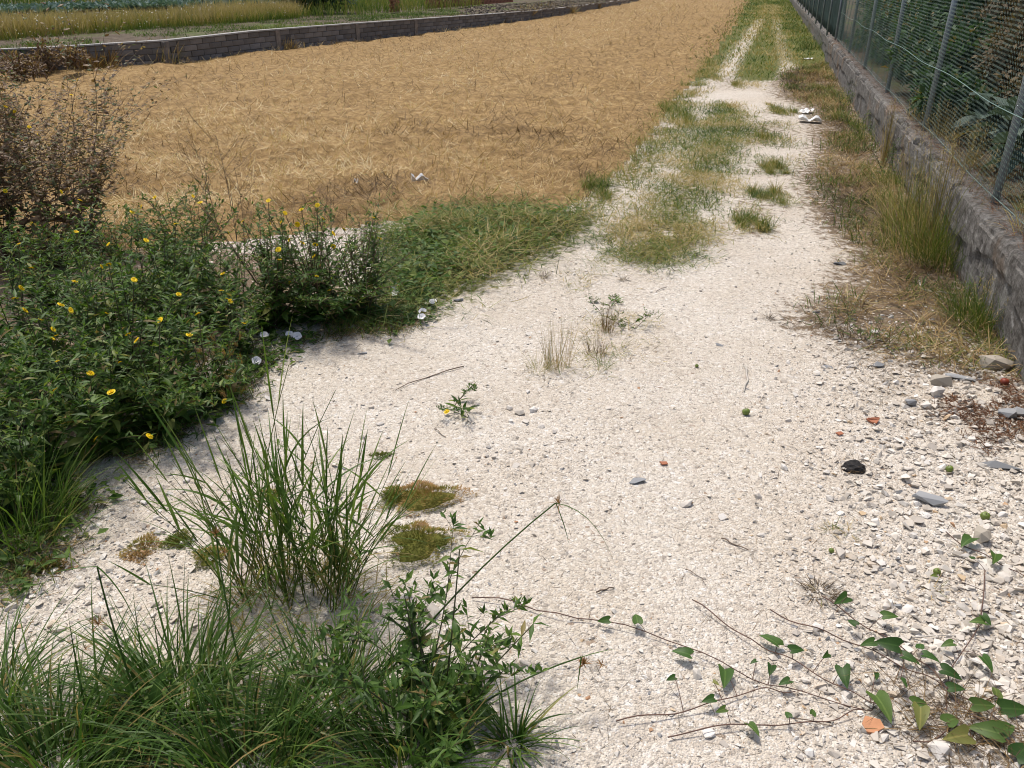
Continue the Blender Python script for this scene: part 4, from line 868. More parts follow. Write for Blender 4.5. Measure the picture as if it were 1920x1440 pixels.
def barley():
    base = gnd(395, 735); t = empty('wall_barley', base, 'golden brown barley heads at the right edge of the bank', 'grass'); g = Geo(); s = Geo()
    for k in range(34):
        px_, py_ = random.uniform(350, 455), random.uniform(635, 745); q = R(px_, py_, base[1] - .1 + random.gauss(0, .06)) - base; pth = bez((random.gauss(0, .04), random.gauss(0, .03), 0), q * .5 + np.array([0, 0, .04]), q, 5); s.add(*tube(pth, .0012, .0008, 3), random.random())
        az = random.uniform(0, 6.283); n = 20; V, F, kk = blades(np.repeat(q[None], n, 0) + rng.normal(0, .004, (n, 3)), az + rng.normal(0, .5, n), np.abs(rng.normal(.5, .3, n)), rng.uniform(.03, .06, n), .0017, .2, 2); g.add(V, F, np.repeat(rng.random(n), kk))
    s.build('stem', M['barley'], t, kind='stuff'); g.build('ear', M['barley'], t, kind='stuff')
barley()
# tall wild oats and grass against the low wall
def oats(base, lab, n, h, rad, heads, col, lean=(.32, .28), mat='verge', nheads=60):
    base = np.asarray(base); t = bladed('wall_grass', base, lab, 'grass', int(n * 1.15), h, lean, .0030, (.7, .5), col, M[mat], rad, 0, None, 5); g = Geo()
    for k in range(nheads):
        a = random.uniform(0, 6.283); r = rad * random.random() * 1.4; z = random.uniform(.55, 1.0) * h[1] * heads; p = np.array([r * math.cos(a), r * math.sin(a), z]); g.add(*tube(bez((p[0] * .5, p[1] * .5, 0), (p[0] * .6, p[1] * .6, z * .6), p, 4), .0012, .0007, 3), .75)
        for j in range(9): V, F, kk = blades((p - np.array([0, 0, random.uniform(0, .12)]))[None], random.uniform(0, 6.283), random.uniform(.2, 1.3), random.uniform(.015, .035), .003, .6, 2); g.add(V, F, random.uniform(.7, 1))
    g.build('seed_heads', M['verge'], t, kind='stuff')
oats(gnd(1740, 480), 'tall yellow green wild grass leaning on the low wall, largest clump', 620, (.2, .92), .32, 1.0, (.5, .24), nheads=90)
oats(gnd(1790, 500), 'dark green grass below the tall wild grass by the wall', 520, (.12, .5), .28, .9, (.15, .12), (.3, .25), nheads=14)
oats(gnd(1700, 420), 'straw coloured grass by the wall behind the tall clump', 260, (.12, .55), .2, 1.1, (.72, .15), nheads=40)
oats(gnd(1838, 610), 'fine dark green grass at the wall corner above the grey rubble', 560, (.1, .38), .18, .9, (.16, .14), (.45, .3), nheads=24)
oats(gnd(1655, 312), 'bundle of pale straw stalks standing against the wall', 60, (.3, .75), .04, 1.0, (.92, .05), (.05, .05), nheads=30)
oats(gnd(1780, 445), 'golden dry grass with nodding heads pressed to the wall', 200, (.2, .7), .22, 1.1, (.7, .15), nheads=60)
oats(gnd(1870, 640), 'green grass at the foot of the wall near the right edge', 260, (.08, .3), .16, .9, (.2, .16), (.5, .3), nheads=10)
oats(gnd(1625, 265), 'green weeds at the foot of the wall before the pale stalks', 200, (.1, .35), .2, .9, (.2, .16), (.4, .3), nheads=8)
oats(gnd(1570, 190), 'green grass along the far foot of the near wall', 260, (.1, .3), .35, .9, (.25, .18), (.5, .3), nheads=6)
oats(gnd(1680, 350), 'low mixed green weeds at the wall behind the pale stalks', 220, (.1, .3), .15, .9, (.35, .2), (.5, .3), nheads=8)
for k, (a, b, h, lab) in enumerate([(1525, 92, .5, 'bright green weeds climbing the corner where the walls meet'), (1508, 60, .5, 'green weeds along the far low wall, nearer patch'), (1497, 34, .5, 'green weeds along the far low wall, middle patch'), (1487, 10, .5, 'green weeds along the far low wall, farthest patch')]):
    c = gnd(a, b); oats(c, lab, 420, (.12, h), .35 + .25 * k, .9, (.12, .13), (.35, .3), nheads=14)

# ---- moss cushions
def cushion(px_, py_, rx, ry, h, lab, col, n=1500):
    c = gnd(px_, py_); t = empty('moss_cushion', c, lab, 'moss'); r = np.sqrt(rng.random(n)) * np.where(rng.random(n) < .15, 1.35, 1); a = rng.uniform(0, 6.283, n); lum = (1 + .25 * np.sin(a * 3 + 1 + px_) + .15 * np.sin(a * 5)) * (.75 + .55 * fbm(a * 3.2, a * 0 + px_, 7))
    x, y = r * np.cos(a) * rx * lum, r * np.sin(a) * ry * lum; h *= .75; z = h * np.sqrt(np.clip(1 - r ** 2, 0, 1)) * (.8 + .5 * fbm(x * 40, y * 40, 5))
    sd_ = fbm(x * 12 + px_, y * 12, 15); V, F, k = blades(np.stack([x, y, z * .9 - .004], 1), a + rng.normal(0, 1, n), r * .9 + np.abs(rng.normal(0, .35, n)), rng.uniform(.008, .02, n), .0042, .4, 2, 1.5); g = Geo(); g.add(V, F, np.repeat(np.clip(col + 1.6 * (sd_ - .5) + rng.normal(0, .12, n), 0, 1), k))
    nr, na = 7, 18; W_ = []
    for i in range(nr + 1):
        q = i / nr
        for j in range(na): aa = 6.283 * j / na; lu = (.85 + .22 * math.sin(aa * 3 + 1 + px_) + .13 * math.sin(aa * 5)) * .9; W_.append((q * math.cos(aa) * rx * lu, q * math.sin(aa) * ry * lu, h * .8 * math.sqrt(max(0, 1 - q * q)) - .008))
    i = np.arange(nr)[:, None] * na; j = np.arange(na)[None]; k2 = (j + 1) % na; F2 = np.stack([i + j, i + na + j, i + na + k2, i + k2], 2).reshape(-1, 4)
    body = Geo(); body.add(np.array(W_), F2, .35); body.build('cushion', M['moss'], t, smooth_=True); g.build('shoots', M['moss'], t, kind='stuff')
cushion(785, 1022, .125, .12, .06, 'rounded green and ochre moss cushion right of the tall grass', .42, 2600)
cushion(798, 938, .13, .10, .055, 'rusty brown moss cushion just behind the green one', .85, 2600)
cushion(742, 935, .06, .07, .03, 'small dull green moss patch left of the rusty cushion', .3, 1200)
cushion(272, 1020, .06, .05, .012, 'thin yellowish moss patch on gravel at left', .7, 700); cushion(335, 1015, .05, .05, .02, 'small green moss patch on gravel left of the tall grass', .2, 800)
cushion(255, 1042, .05, .03, .01, 'flat reddish moss patch just below the yellowish one', 1.0, 500); cushion(520, 930, .05, .05, .015, 'small moss patch half hidden behind the grass blades', .6, 500)
cushion(395, 1045, .06, .06, .03, 'bright green moss patch at the left foot of the tall grass', .15, 800); cushion(715, 855, .045, .03, .01, 'tiny yellow green moss dot above the grey cushion area', .3, 350); cushion(90, 1060, .08, .05, .02, 'orange brown moss beside the left grass stalks', 1.0, 700)

# ---- bindweed runners on the right foreground
def arrow_leaf(seed):
    r = np.random.default_rng(seed); S = [(-.2, .30, .24), (-.05, .10, .36), (.15, 0, .36), (.45, 0, .30), (.75, 0, .17), (1, 0, .01)]; V = []
    for t, mx, hw in S:
        z = -.35 * t * t + .0; V += [(-hw, t, z + .35 * hw + .02 * r.normal()), (0, max(t, 0) if t < 0 else t, z), (hw, t, z + .35 * hw + .02 * r.normal())]
    i = np.arange(len(S) - 1)[:, None] * 3; return np.array(V), np.concatenate([i + [0, 1, 4, 3], i + [1, 2, 5, 4]])
ARROW = [mesh('leaf', *(lambda q: (q[0], [q[1]]))(arrow_leaf(k)), M['vine'], smooth_=True) for k in range(4)]
VINES = [([(885, 1125), (1000, 1150), (1110, 1168), (1280, 1222), (1440, 1290), (1630, 1342)], 'long reddish bindweed runner crossing the gravel from the bottom centre'), ([(1292, 1138), (1400, 1200), (1480, 1245), (1580, 1300), (1680, 1345)], 'bindweed runner parallel above the long reddish one'),
         ([(1435, 1150), (1560, 1200), (1660, 1240), (1760, 1290), (1880, 1360)], 'bindweed runner through the middle of the right foreground'), ([(1250, 1387), (1460, 1368), (1560, 1352), (1640, 1340)], 'lowest bindweed runner near the bottom edge'),
         ([(1545, 1130), (1650, 1195), (1740, 1265), (1830, 1350), (1930, 1430)], 'bindweed runner heading into the bottom right corner'), ([(1775, 1005), (1850, 1058), (1930, 1098)], 'short bindweed runner beside the large white stones'),
         ([(1845, 1075), (1830, 1180), (1790, 1250), (1770, 1340)], 'bindweed runner climbing down from the white stones'), ([(1150, 1368), (1300, 1332), (1430, 1305), (1480, 1300)], 'thin bindweed runner left of the lowest one'), ([(1700, 1400), (1790, 1375), (1860, 1390), (1940, 1400)], 'dense leafy bindweed in the bottom right corner')]
VL = [(1192, 1178, 34, 90), (1275, 1240, 40, 160), (1358, 1285, 52, 260), (1440, 1210, 46, 130), (1492, 1238, 34, 10), (1412, 1382, 34, 300), (1443, 1270, 30, 250), (1468, 1294, 28, 200), (1578, 1288, 46, 260), (1652, 1345, 66, 280), (1575, 1142, 38, 215), (1592, 1186, 24, 120), (1622, 1226, 30, 190), (1660, 1222, 50, 170), (1665, 1175, 32, 350), (1706, 1250, 36, 320), (1722, 1222, 26, 60), (1742, 1252, 34, 330), (1780, 1282, 42, 330), (1845, 1265, 40, 280),
      (1828, 1182, 34, 180), (1845, 1180, 26, 290), (1808, 1030, 46, 215), (1860, 1065, 40, 240), (1720, 1366, 50, 250), (1790, 1305, 34, 350), (1722, 1332, 36, 0), (1862, 1312, 36, 60), (1840, 1342, 44, 340), (1782, 1362, 46, 30), (1325, 1332, 28, 200), (1130, 1180, 26, 180), (1348, 1356, 22, 200), (1520, 1355, 22, 60), (1472, 1358, 20, 100), (1255, 1295, 20, 200), (1545, 1250, 22, 230), (1770, 1228, 28, 190), (1690, 1300, 24, 290), (1880, 1380, 60, 10), (1900, 1345, 56, 340), (1840, 1385, 60, 160), (1790, 1400, 60, 200), (1915, 1420, 60, 30), (1815, 1060, 18, 90), (1745, 1100, 16, 200), (1640, 1280, 22, 260), (1410, 1255, 16, 200), (1340, 1300, 16, 320)]
vroots = []
for k, (pp, lab) in enumerate(VINES):
    b = gnd(*pp[-1]); t = empty('bindweed_vine', b, lab, 'vine', 'bindweed runners on the gravel'); ctl = np.array([gnd(*q) for q in pp]); s = np.linspace(0, len(ctl) - 1, 26); path = np.stack([np.interp(s, np.arange(len(ctl)), ctl[:, i]) for i in range(3)], 1)
    path[:, 0] += .012 * np.sin(s * 2.4 + k); path[:, 1] += .010 * np.sin(s * 3.1 + 2 * k); path[:, 2] = hz(path[:, 0], path[:, 1]) + .012 + .012 * np.sin(s * 3.3 + k) ** 2; tv, tf = tube(path - b, .0021, .0015, 5)
    link('stem', mesh('stem', tv, [tf], M['vinestem'], smooth_=True), t); vroots.append((t, b, path))
for k, (a, b, sz, ang) in enumerate(VL):
    p = gnd(a, b); t, bb, path = min(vroots, key=lambda q: np.min(np.hypot(q[2][:, 0] - p[0], q[2][:, 1] - p[1]))); rng_ = math.hypot(p[1], CAM_H); L = sz / FPX * rng_ * .78; an = math.radians(ang); d = np.array([math.cos(an), math.sin(an), random.uniform(-.05, .35)])
    lp = p + np.array([0, 0, .03 + random.random() * .02]) - d * L * .5 - bb; o = link('leaf', ARROW[k % 4], t); o.matrix_basis = frame(lp, d, L, (random.gauss(0, .35), random.gauss(-.35, .3), 1))
    q = path[np.argmin(np.hypot(path[:, 0] - p[0] + d[0] * L * .5, path[:, 1] - p[1] + d[1] * L * .5))] - bb; tv, tf = tube(bez(q, (q + lp) / 2 + np.array([0, 0, .012]), lp, 6), .0013, .0009, 4); link('leaf_stalk', mesh('leaf_stalk', tv, [tf], M['vinestem'], smooth_=True), t)
sward('dry_runner_tangle', 'tangle of dry brown runners in the bottom right corner', 'litter', G([(1640, 1290), (1760, 1290), (1930, 1370), (1930, 1450), (1800, 1440), (1720, 1380)]), 420, (.05, .22), (1.4, .12), (.2, .15, .3), M['clip'], .002, 4, .04, 0, .03, .15)
# white trumpet flowers by the bank
for k, (pl, lab) in enumerate([([(497, 640), (559, 643), (545, 640), (483, 690), (470, 625)], 'white trumpet bindweed flowers at the gravel edge of the bank'), ([(793, 597), (791, 607), (742, 550), (741, 562), (812, 578)], 'white trumpet bindweed flowers at the front of the mown heap')]):
    b = gnd(*pl[0]); t = empty('bindweed_patch', b, lab, 'weed'); cl = Cloud()
    for q in pl:
        p = gnd(*q); o = link('flower', TRUMPET, t); o.location = p - b + np.array([0, 0, .045]); o.rotation_euler = (random.uniform(.3, .8), random.gauss(0, .3), random.gauss(0, .4))
        for j in range(26): a = random.uniform(0, 6.283); cl.add('oval', p - b + np.array([random.gauss(0, .06), random.gauss(.04, .05), random.uniform(.0, .04)]), (math.cos(a), math.sin(a), random.uniform(-.1, .5)), random.uniform(.015, .035), random.uniform(.2, .7))
    g = Geo(); cl.bake(g); g.build('foliage', M['leaf'], t, smooth_=True, kind='stuff')

# ============================================================ BEHIND THE WIRE FENCE
def fp(a, o, z=.4): return np.array([*(W0 + WD * a + WN * o), z])
def leafbox(name, base, lab, cat, n, L, mat, size, tpl='small', col=(.45, .22), lumps=9, stems=6, group=None, dirup=.2):
    """bush: leaves gathered in uneven clumps round bent limbs"""
    base = np.asarray(base, float); t = empty(name, base, lab, cat, group); cl = Cloud(); st = Geo(); cs = []
    for k in range(lumps): cs.append((np.array([random.uniform(-.5, .5) * size[0], random.uniform(-.5, .5) * size[1], random.uniform(.15, .95) * size[2]]), random.uniform(.18, .36) * min(size[0], size[1], size[2])))
    for k in range(stems):
        c = cs[k % lumps][0]; st.add(*tube(bez((c[0] * .3, c[1] * .3, -.1), (c[0] * .5, c[1] * .5, c[2] * .6), c, 6), .014, .004, 5), .5)
    ci = rng.integers(0, lumps, n); q = nrm(rng.normal(size=(n, 3))) * (rng.random((n, 1)) ** .45)
    for k in range(n):
        c, r = cs[ci[k]]; p = c + q[k] * r * np.array([1.25, 1.25, 1]) + rng.normal(0, .02, 3); d = q[k] + rng.normal(0, .5, 3) + np.array([0, 0, dirup]); cl.add(tpl, p, d, L * random.uniform(.6, 1.3), min(1, max(0, random.gauss(*col))))
    rot = math.atan2(WD[1], WD[0]) - math.pi / 2; t.rotation_euler = (0, 0, rot)
    st.build('limbs', M['drystem'], t, smooth_=True); g = Geo(); cl.bake(g); g.build('foliage', M[mat], t, smooth_=True, kind='stuff'); return t
KALEME = mesh('leaf', *(lambda q: (q[0], [q[1]]))(TPL['kale']), M['kale'], smooth_=True); KALEOLD = mesh('leaf', *(lambda q: (q[0], [q[1]]))(TPL['kale']), M['kaleold'], smooth_=True)
def kale(base, h, n, L, lab, old=2):
    base = np.asarray(base, float); t = empty('kale_plant', base, lab, 'vegetable', 'kale plants behind the fence'); g = Geo(); g.add(*tube(bez((0, 0, -.05), (.03, .02, h * .5), (0, 0, h), 6), .022, .015, 6), .6); g.build('stalk', M['stem'], t, smooth_=True)
    for k in range(n):
        z = h * (.3 + .7 * k / n); a = k * 2.4 + random.gauss(0, .3); e = -.25 + 1.2 * k / n + random.gauss(0, .12); me = KALEOLD if k < old else KALEME
        o = link('leaf', me, t); o.matrix_basis = frame((0, 0, z), (math.cos(a) * math.cos(e), math.sin(a) * math.cos(e), math.sin(e)), L * random.uniform(.75, 1.15) * (1 - .35 * max(0, k / n - .6)), (random.gauss(0, .2), random.gauss(0, .2), 1))
kale(fp(3.3, .52), .5, 16, .30, 'large grey green kale plant just left of the nearest fence post'); kale(fp(2.3, .5), .55, 15, .30, 'grey green kale plant behind the nearest fence post')
kale(fp(4.4, .62), .45, 14, .27, 'kale plant behind the fence, third from the right edge'); kale(fp(1.5, .5), .5, 14, .30, 'kale plant behind the fence at the right picture edge', 3)
kale(fp(5.6, .8), .5, 12, .34, 'kale plant behind the second fence post'); kale(fp(4.9, 1.15), .7, 14, .32, 'taller kale plant in the second row under the brown hedge'); kale(fp(3.6, 1.1), .75, 14, .32, 'tall kale plant in the second row near the right edge')
for k, (a, o, sz, n, lab) in enumerate([(5.2, .45, (.7, .45, .55), 1500, 'low leafy green plant at the fence foot by the pale straw'), (6.6, .7, (1.4, .7, .95), 2600, 'green shrub behind the second fence post'), (8.2, .75, (1.6, .8, 1.0), 2600, 'green shrub behind the third fence post'), (10.6, .8, (1.8, .8, 1.1), 2400, 'green shrub behind the fourth fence post'), (13.0, .85, (2, .8, 1.2), 2200, 'green shrub behind the fifth fence post'), (15.6, .9, (2.2, .9, 1.3), 2000, 'green shrub behind the sixth fence post')]):
    leafbox('garden_shrub', fp(a, o), lab, 'shrub', int(n * 1.7), .09, 'hedge', (sz[1], sz[0], sz[2]), 'dia', (.6, .25), 12, 6, 'green shrubs behind the wire fence')
for k, (a, lab) in enumerate([(10.2, 'tall dark green hedge plant behind the second post'), (12.6, 'tall dark green hedge plant behind the third post'), (15.0, 'tall dark green hedge plant behind the fourth post'), (17.6, 'tall dark green hedge plant behind the fifth post'), (20.4, 'tall dark green hedge plant near the screened fence')]):
    leafbox('hedge_plant', fp(a, 1.75), lab, 'hedge', 9000, .10, 'hedge', (1.3, 3.2, 2.3), 'dia', (.42, .22), 22, 10, 'tall dark green hedge plants')
for k, (a, lab) in enumerate([(7.6, 'tall dry brown hedge plant right of the second fence post'), (6.0, 'dry brown hedge plant in the middle of the brown stretch'), (4.2, 'dry brown hedge plant at the right picture edge')]):
    leafbox('dry_hedge_plant', fp(a, 1.5), lab, 'hedge', 14000, .06, 'brown', (1.1, 2.2, 2.0), 'dia', (.5, .25), 20, 12, 'dry brown hedge plants', -.1)
def ledge_litter():
    n = 20000; a = -3 + 20 * rng.random(n) ** 1.5; o = rng.uniform(.03, .55, n) ** 1.15; x = W0[0] + a * WD[0] + o * WN[0]; y = W0[1] + a * WD[1] + o * WN[1]; z = np.where(o < .25, .505, .45) + rng.uniform(0, .035, n)
    V, F, k = blades(np.stack([x, y, z], 1), rng.uniform(0, 6.283, n), rng.normal(1.35, .2, n), rng.uniform(.02, .09, n), .006, .2, 1, 1.0); g = Geo(); g.add(V, F, np.repeat(rng.random(n) * .9, k)); tag(g.build('ledge_litter', M['litter'], kind='stuff'), 'rusty brown dry litter on top of the low wall under the netting', 'litter')
ledge_litter()
for k, (a, lab) in enumerate([(2.9, 'silvery dry weed poking through the fence foot left of the nearest post'), (4.2, 'silvery dry seed heads on the wall below the second post'), (.9, 'pale dry seed heads at the foot of the nearest post'), (5.2, 'silvery dry weed on the wall behind the second post')]):
    oats(fp(a, .22, .48), lab, 90, (.12, .4), .16, 1.0, (.9, .08), (.5, .3), nheads=46)

# ============================================================ THE RAISED PLOT BEHIND THE BLOCK WALL
def TP(a, b): p = P(a, b, .48); return np.array([p[0], p[1], float(terrace_z(p[0], p[1])) - .02])
def meadow(name, lab, cat, quad, n, L, col, mat, wd, lean=.2, patch=0.0):
    poly = np.array([TP(*q)[:2] for q in quad]); p = pts_in(poly, n, .15); x, y = p.T
    if patch: k = fbm(x * .8, y * .8, 91) > patch; x, y = x[k], y[k]
    n = len(x); cl = fbm(x * .5, y * .5, 92) - .5; V, F, k = blades(np.stack([x, y, terrace_z(x, y) - .03], 1), rng.uniform(0, 6.283, n), np.abs(rng.normal(lean, .15, n)), rng.uniform(*L, n) * (1 + .7 * cl), wd * rng.uniform(.6, 1.4, n), rng.normal(.25, .2, n), 2, 1.0)
    g = Geo(); tt = np.tile(np.repeat(np.linspace(0, 1, 3), 2), n); g.add(V, F, np.clip(np.repeat(rng.normal(col[0], col[1], n) + col[2] * cl, k) + (tt - .5) * col[3], 0, 1)); return tag(g.build(name, mat, kind='stuff'), lab, cat, kind='stuff')
meadow('tall_dry_grass', 'belt of tall golden grass on the raised plot', 'grass', [(-120, 84), (0, 72), (200, 58), (400, 45), (560, 32), (560, 24), (400, 33), (200, 44), (0, 56), (-120, 66)], 15000, (.3, .62), (.70, .14, .7, .85), M['verge'], .018)
meadow('far_meadow', 'green and brown tall grass at the top left beyond the cabbages', 'grass', [(-120, 22), (300, 12), (620, 6), (700, -12), (620, -22), (-120, -6)], 9000, (.5, 1.0), (.42, .18, 1.3, .35), M['verge'], .03)
meadow('green_meadow', 'bright green grass around the dark bush on the raised plot', 'grass', [(560, 34), (760, 22), (900, 12), (900, 0), (700, -12), (560, 8)], 9000, (.2, .6), (.36, .13, .9, .3), M['verge'], .02)
meadow('plot_weeds', 'patchy short green weeds on the tilled strip behind the wall', 'weed', [(0, 97), (300, 73), (640, 44), (860, 26), (860, 16), (640, 30), (300, 52), (0, 74)], 14000, (.05, .16), (.2, .12, .6, 0), M['verge'], .014, .6, .47)
def cabbages():
    cl = Cloud(); poly = np.array([TP(*q)[:2] for q in [(-120, 38), (0, 31), (250, 20), (420, 14), (620, 5), (620, -2), (420, 6), (200, 14), (-120, 26)]])
    for p in pts_in(poly, 900, .1):
        z = float(terrace_z(*p))
        for j in range(9): a = random.uniform(0, 6.283); e = random.uniform(.1, 1.0); cl.add('dia', (p[0], p[1], z + .05), (math.cos(a) * math.cos(e), math.sin(a) * math.cos(e), math.sin(e)), random.uniform(.25, .42), random.random())
    g = Geo(); cl.bake(g); tag(g.build('cabbage_rows', M['cabbage'], kind='stuff'), 'blue green rows of cabbages beyond the golden grass', 'vegetables')
M['cabbage'] = leafmat('cabbage_leaf', [(0, (.09, .16, .13)), (1, (.22, .30, .26))], .15); cabbages()
def daisies():
    n = 700; poly = np.array([TP(*q)[:2] for q in [(-60, 80), (140, 66), (400, 45), (560, 32), (560, 28), (300, 44), (0, 58)]]); p = pts_in(poly, n, .2); a = rng.uniform(0, 6.283, n); V, F, k = blades(np.stack([p[:, 0], p[:, 1], terrace_z(p[:, 0], p[:, 1]) + rng.uniform(.05, .5, n)], 1), a, 1.2, .035, .035, 0, 1); g = Geo(); g.add(V, F, .5); tag(g.build('white_flowers', M['petal'], kind='stuff'), 'tiny white flowers dotted through the golden grass', 'flowers')
daisies()
t = leafbox('round_bush', TP(590, 22), 'dark green rounded bush on the raised plot at the top', 'bush', 6000, .2, 'hedge', (2.2, 2.0, 1.9), 'small', (.7, .2), 16, 6)
# low brick wall and a brick stump
def bricks(px0, px1, name, lab, rows, n):
    a, b = TP(*px0), TP(*px1); t = empty(name, a, lab, 'wall'); d = b - a; ang = math.atan2(d[1], d[0]); me = box(.30, .14, .085, .006, 3); me.materials.append(M['brick']); L = np.hypot(*d[:2])
    for r in range(rows):
        for k in range(n):
            f = (k + .5 + (.25 if r % 2 else 0)) / n
            if r == rows - 1 and random.random() < .3: continue
            o = link('brick', me, t); o.location = (d[0] * f, d[1] * f, d[2] * f + .05 + r * .095); o.rotation_euler = (0, 0, ang + random.gauss(0, .03)); o.scale = (L / n / .31, 1, 1)
bricks((800, 15), (960, 3), 'brick_wall', 'low broken red brick wall at the top of the plot', 5, 22)
bricks((733, 21), (746, 20), 'brick_stump', 'small red brick stump left of the low brick wall', 5, 2)
def clods():
    poly = np.array([TP(*q)[:2] for q in [(860, 26), (1000, 18), (1180, 2), (1180, -8), (1000, 4), (880, 10)]]); p = pts_in(poly, 1500, .2); g = Geo()
    for k, (x, y) in enumerate(p): tv, tf = CHIP[k % 10]; g.add(tv * random.uniform(.03, .10) + [x, y, float(terrace_z(x, y))], tf, random.random())
    tag(g.build('soil_clods', M['clod'], kind='stuff'), 'grey brown clods of tilled soil behind the far wall end', 'soil')
M['clod'] = stonemat('soil_clod', [(0, (.11, .09, .065)), (1, (.22, .185, .14))]); clods()
# weeds along the foot of the block wall
for k, (a, b, h, n, c, lab) in enumerate([(172, 133, .55, 420, .3, 'dark brown bramble mound against the block wall at left'), (312, 122, .65, 120, .9, 'pale dry stalks against the block wall'), (532, 95, .4, 200, .75, 'dry tuft at the block wall by the first pale post'), (692, 74, .5, 200, .4, 'brownish tuft against the middle of the block wall'), (858, 54, .7, 160, .5, 'brown upright weed on the block wall'), (932, 46, .45, 260, .35, 'greenish weed clump at the far block wall'), (985, 38, .9, 120, .7, 'tall thin dry weed at the far block wall'), (1018, 32, .9, 220, .45, 'bushy brown weed beside the tall thin one'), (1066, 27, .8, 160, .85, 'golden dry tuft at the far block wall'), (1115, 18, .7, 140, .5, 'small brown tuft farthest along the block wall')]):
    p = gnd(a, b); bladed('wall_weed', p, lab, 'weed', n, (.12, h), (.45, .3), .012 + .0003 * p[1], (.3, .3), (c, .15), M['clip'], .3 if k else .55, 0, 'dry weeds along the block wall', 4)
leafbox('bramble', gnd(60, 150), 'dark brown bramble thicket before the block wall at the left edge', 'bush', 2600, .09, 'dryleaf', (1.4, 1.6, .7), 'small', (.35, .2), 10, 8)

# ============================================================ SMALL THINGS ON THE GRAVEL
def flake(name, px_, py_, sx, sy, sz, rot, lab, cat, mat, seed, tilt=.1, n=10):
    tv, tf = hull(seed, n, 1.0); tv = np.sign(tv) * np.abs(tv) ** .7; c = gnd(px_, py_); o = link(name, mesh(name, tv * np.array([sx, sy, sz]), [tf], M[mat])); o.location = c + np.array([0, 0, sz * .55]); o.rotation_euler = (random.gauss(0, tilt), random.gauss(0, tilt), math.radians(rot)); return tag(o, lab, cat)
flake('slate_flake', 1195, 903, .042, .026, .010, 0, 'flat grey slate chip in the middle of the gravel', 'stone', 'slate', 801); flake('slate_flake', 1742, 942, .075, .035, .022, -35, 'dark grey pointed slate piece near the right edge', 'stone', 'slate', 802, .2)
flake('slate_flake', 1878, 878, .10, .035, .018, -22, 'long grey slate slab at the right edge', 'stone', 'slate', 803); flake('slate_flake', 1888, 782, .04, .05, .03, 10, 'upright grey slate block among brown litter at the right edge', 'stone', 'slate', 804); flake('slate_flake', 1915, 780, .05, .04, .025, 0, 'grey slate block cut by the right edge', 'stone', 'slate', 814)
flake('slate_flake', 1645, 688, .035, .025, .018, -10, 'small blue grey slate stone beside pale pebbles', 'stone', 'slate', 805); flake('slate_flake', 1552, 690, .035, .014, .007, -10, 'thin grey slate sliver left of the blue grey stone', 'stone', 'slate', 806); flake('slate_flake', 1350, 650, .035, .014, .007, -15, 'thin dark slate chip on the smooth upper gravel', 'stone', 'slate', 807)
flake('slate_flake', 678, 664, .038, .016, .007, 5, 'dark slate chip left on the gravel below the bank', 'stone', 'slate', 808); flake('slate_flake', 858, 564, .045, .022, .012, 0, 'grey stone at the gravel edge below the mown heap', 'stone', 'slate', 809); flake('slate_flake', 1577, 495, .06, .024, .014, -8, 'grey stone at the edge of the wall clippings', 'stone', 'slate', 810); flake('slate_flake', 1530, 587, .03, .02, .014, 0, 'grey round stone left of the leaf litter', 'stone', 'slate', 811)
flake('slate_flake', 1655, 1070, .024, .016, .012, 0, 'grey speckled pebble in the right foreground', 'stone', 'slate', 812); flake('slate_flake', 1680, 1138, .02, .016, .012, 0, 'small grey pebble above the bindweed leaves', 'stone', 'slate', 813); flake('slate_flake', 1800, 712, .09, .03, .014, -12, 'long grey slate bar under the wall grass', 'stone', 'slate', 815)
flake('rock', 1762, 722, .055, .038, .034, -15, 'large tan rock near the wall corner', 'rock', 'rock', 821, .15, 18); flake('rock', 1757, 742, .045, .034, .03, 20, 'whitish rock touching the large tan rock', 'rock', 'stone', 822, .15, 18); flake('rock', 1706, 760, .032, .026, .022, 0, 'brownish grey stone left of the tan rock pair', 'rock', 'slate', 823, .1, 16); flake('rock', 1868, 690, .10, .05, .045, -10, 'broken rubble slab at the foot of the wall', 'rock', 'rock', 824, .1, 18); flake('rock', 1735, 765, .03, .026, .022, 0, 'pale stone just left of the whitish rock', 'rock', 'stone', 825); flake('rock', 1838, 1012, .05, .034, .036, 60, 'large pale stone standing in the right foreground', 'rock', 'rock', 826, .2, 18)
def shard(px_, py_, pts, th, rot, lab, mat, ridges=0):
    c = gnd(px_, py_); n = len(pts); V = [(x, y, 0) for x, y in pts] + [(x * .97, y * .97, th) for x, y in pts]; F4 = np.array([[k, (k + 1) % n, n + (k + 1) % n, n + k] for k in range(n)]); top = np.array([list(range(n, 2 * n))])
    t = empty('terracotta_shard', c, lab, 'shard'); o = link('shard_body', mesh('shard_body', V, [F4, top], M[mat]), t); o.location = (0, 0, .006); o.rotation_euler = (.25, -.08, math.radians(rot))
    for k in range(ridges):
        y = .004 + k * .009; tv, tf = capped(np.array([[-.028 + k * .004, y, th + .001], [0, y, th + .0015], [.028 - k * .004, y, th + .001]]), .0022, .0022, 6); r = link('ridge', mesh('ridge', tv, tf, M[mat]), t); r.location = (0, 0, .006); r.rotation_euler = (.25, -.08, math.radians(rot))
shard(1637, 795, [(-.032, .014), (.032, .016), (.018, -.008), (.002, -.022), (-.016, -.012)], .010, 0, 'ridged red terracotta shard among white stones', 'terra', 2); shard(1573, 817, [(-.016, .008), (.012, .010), (.018, -.006), (-.006, -.010)], .006, 10, 'small red terracotta chip left of the ridged shard', 'terra')
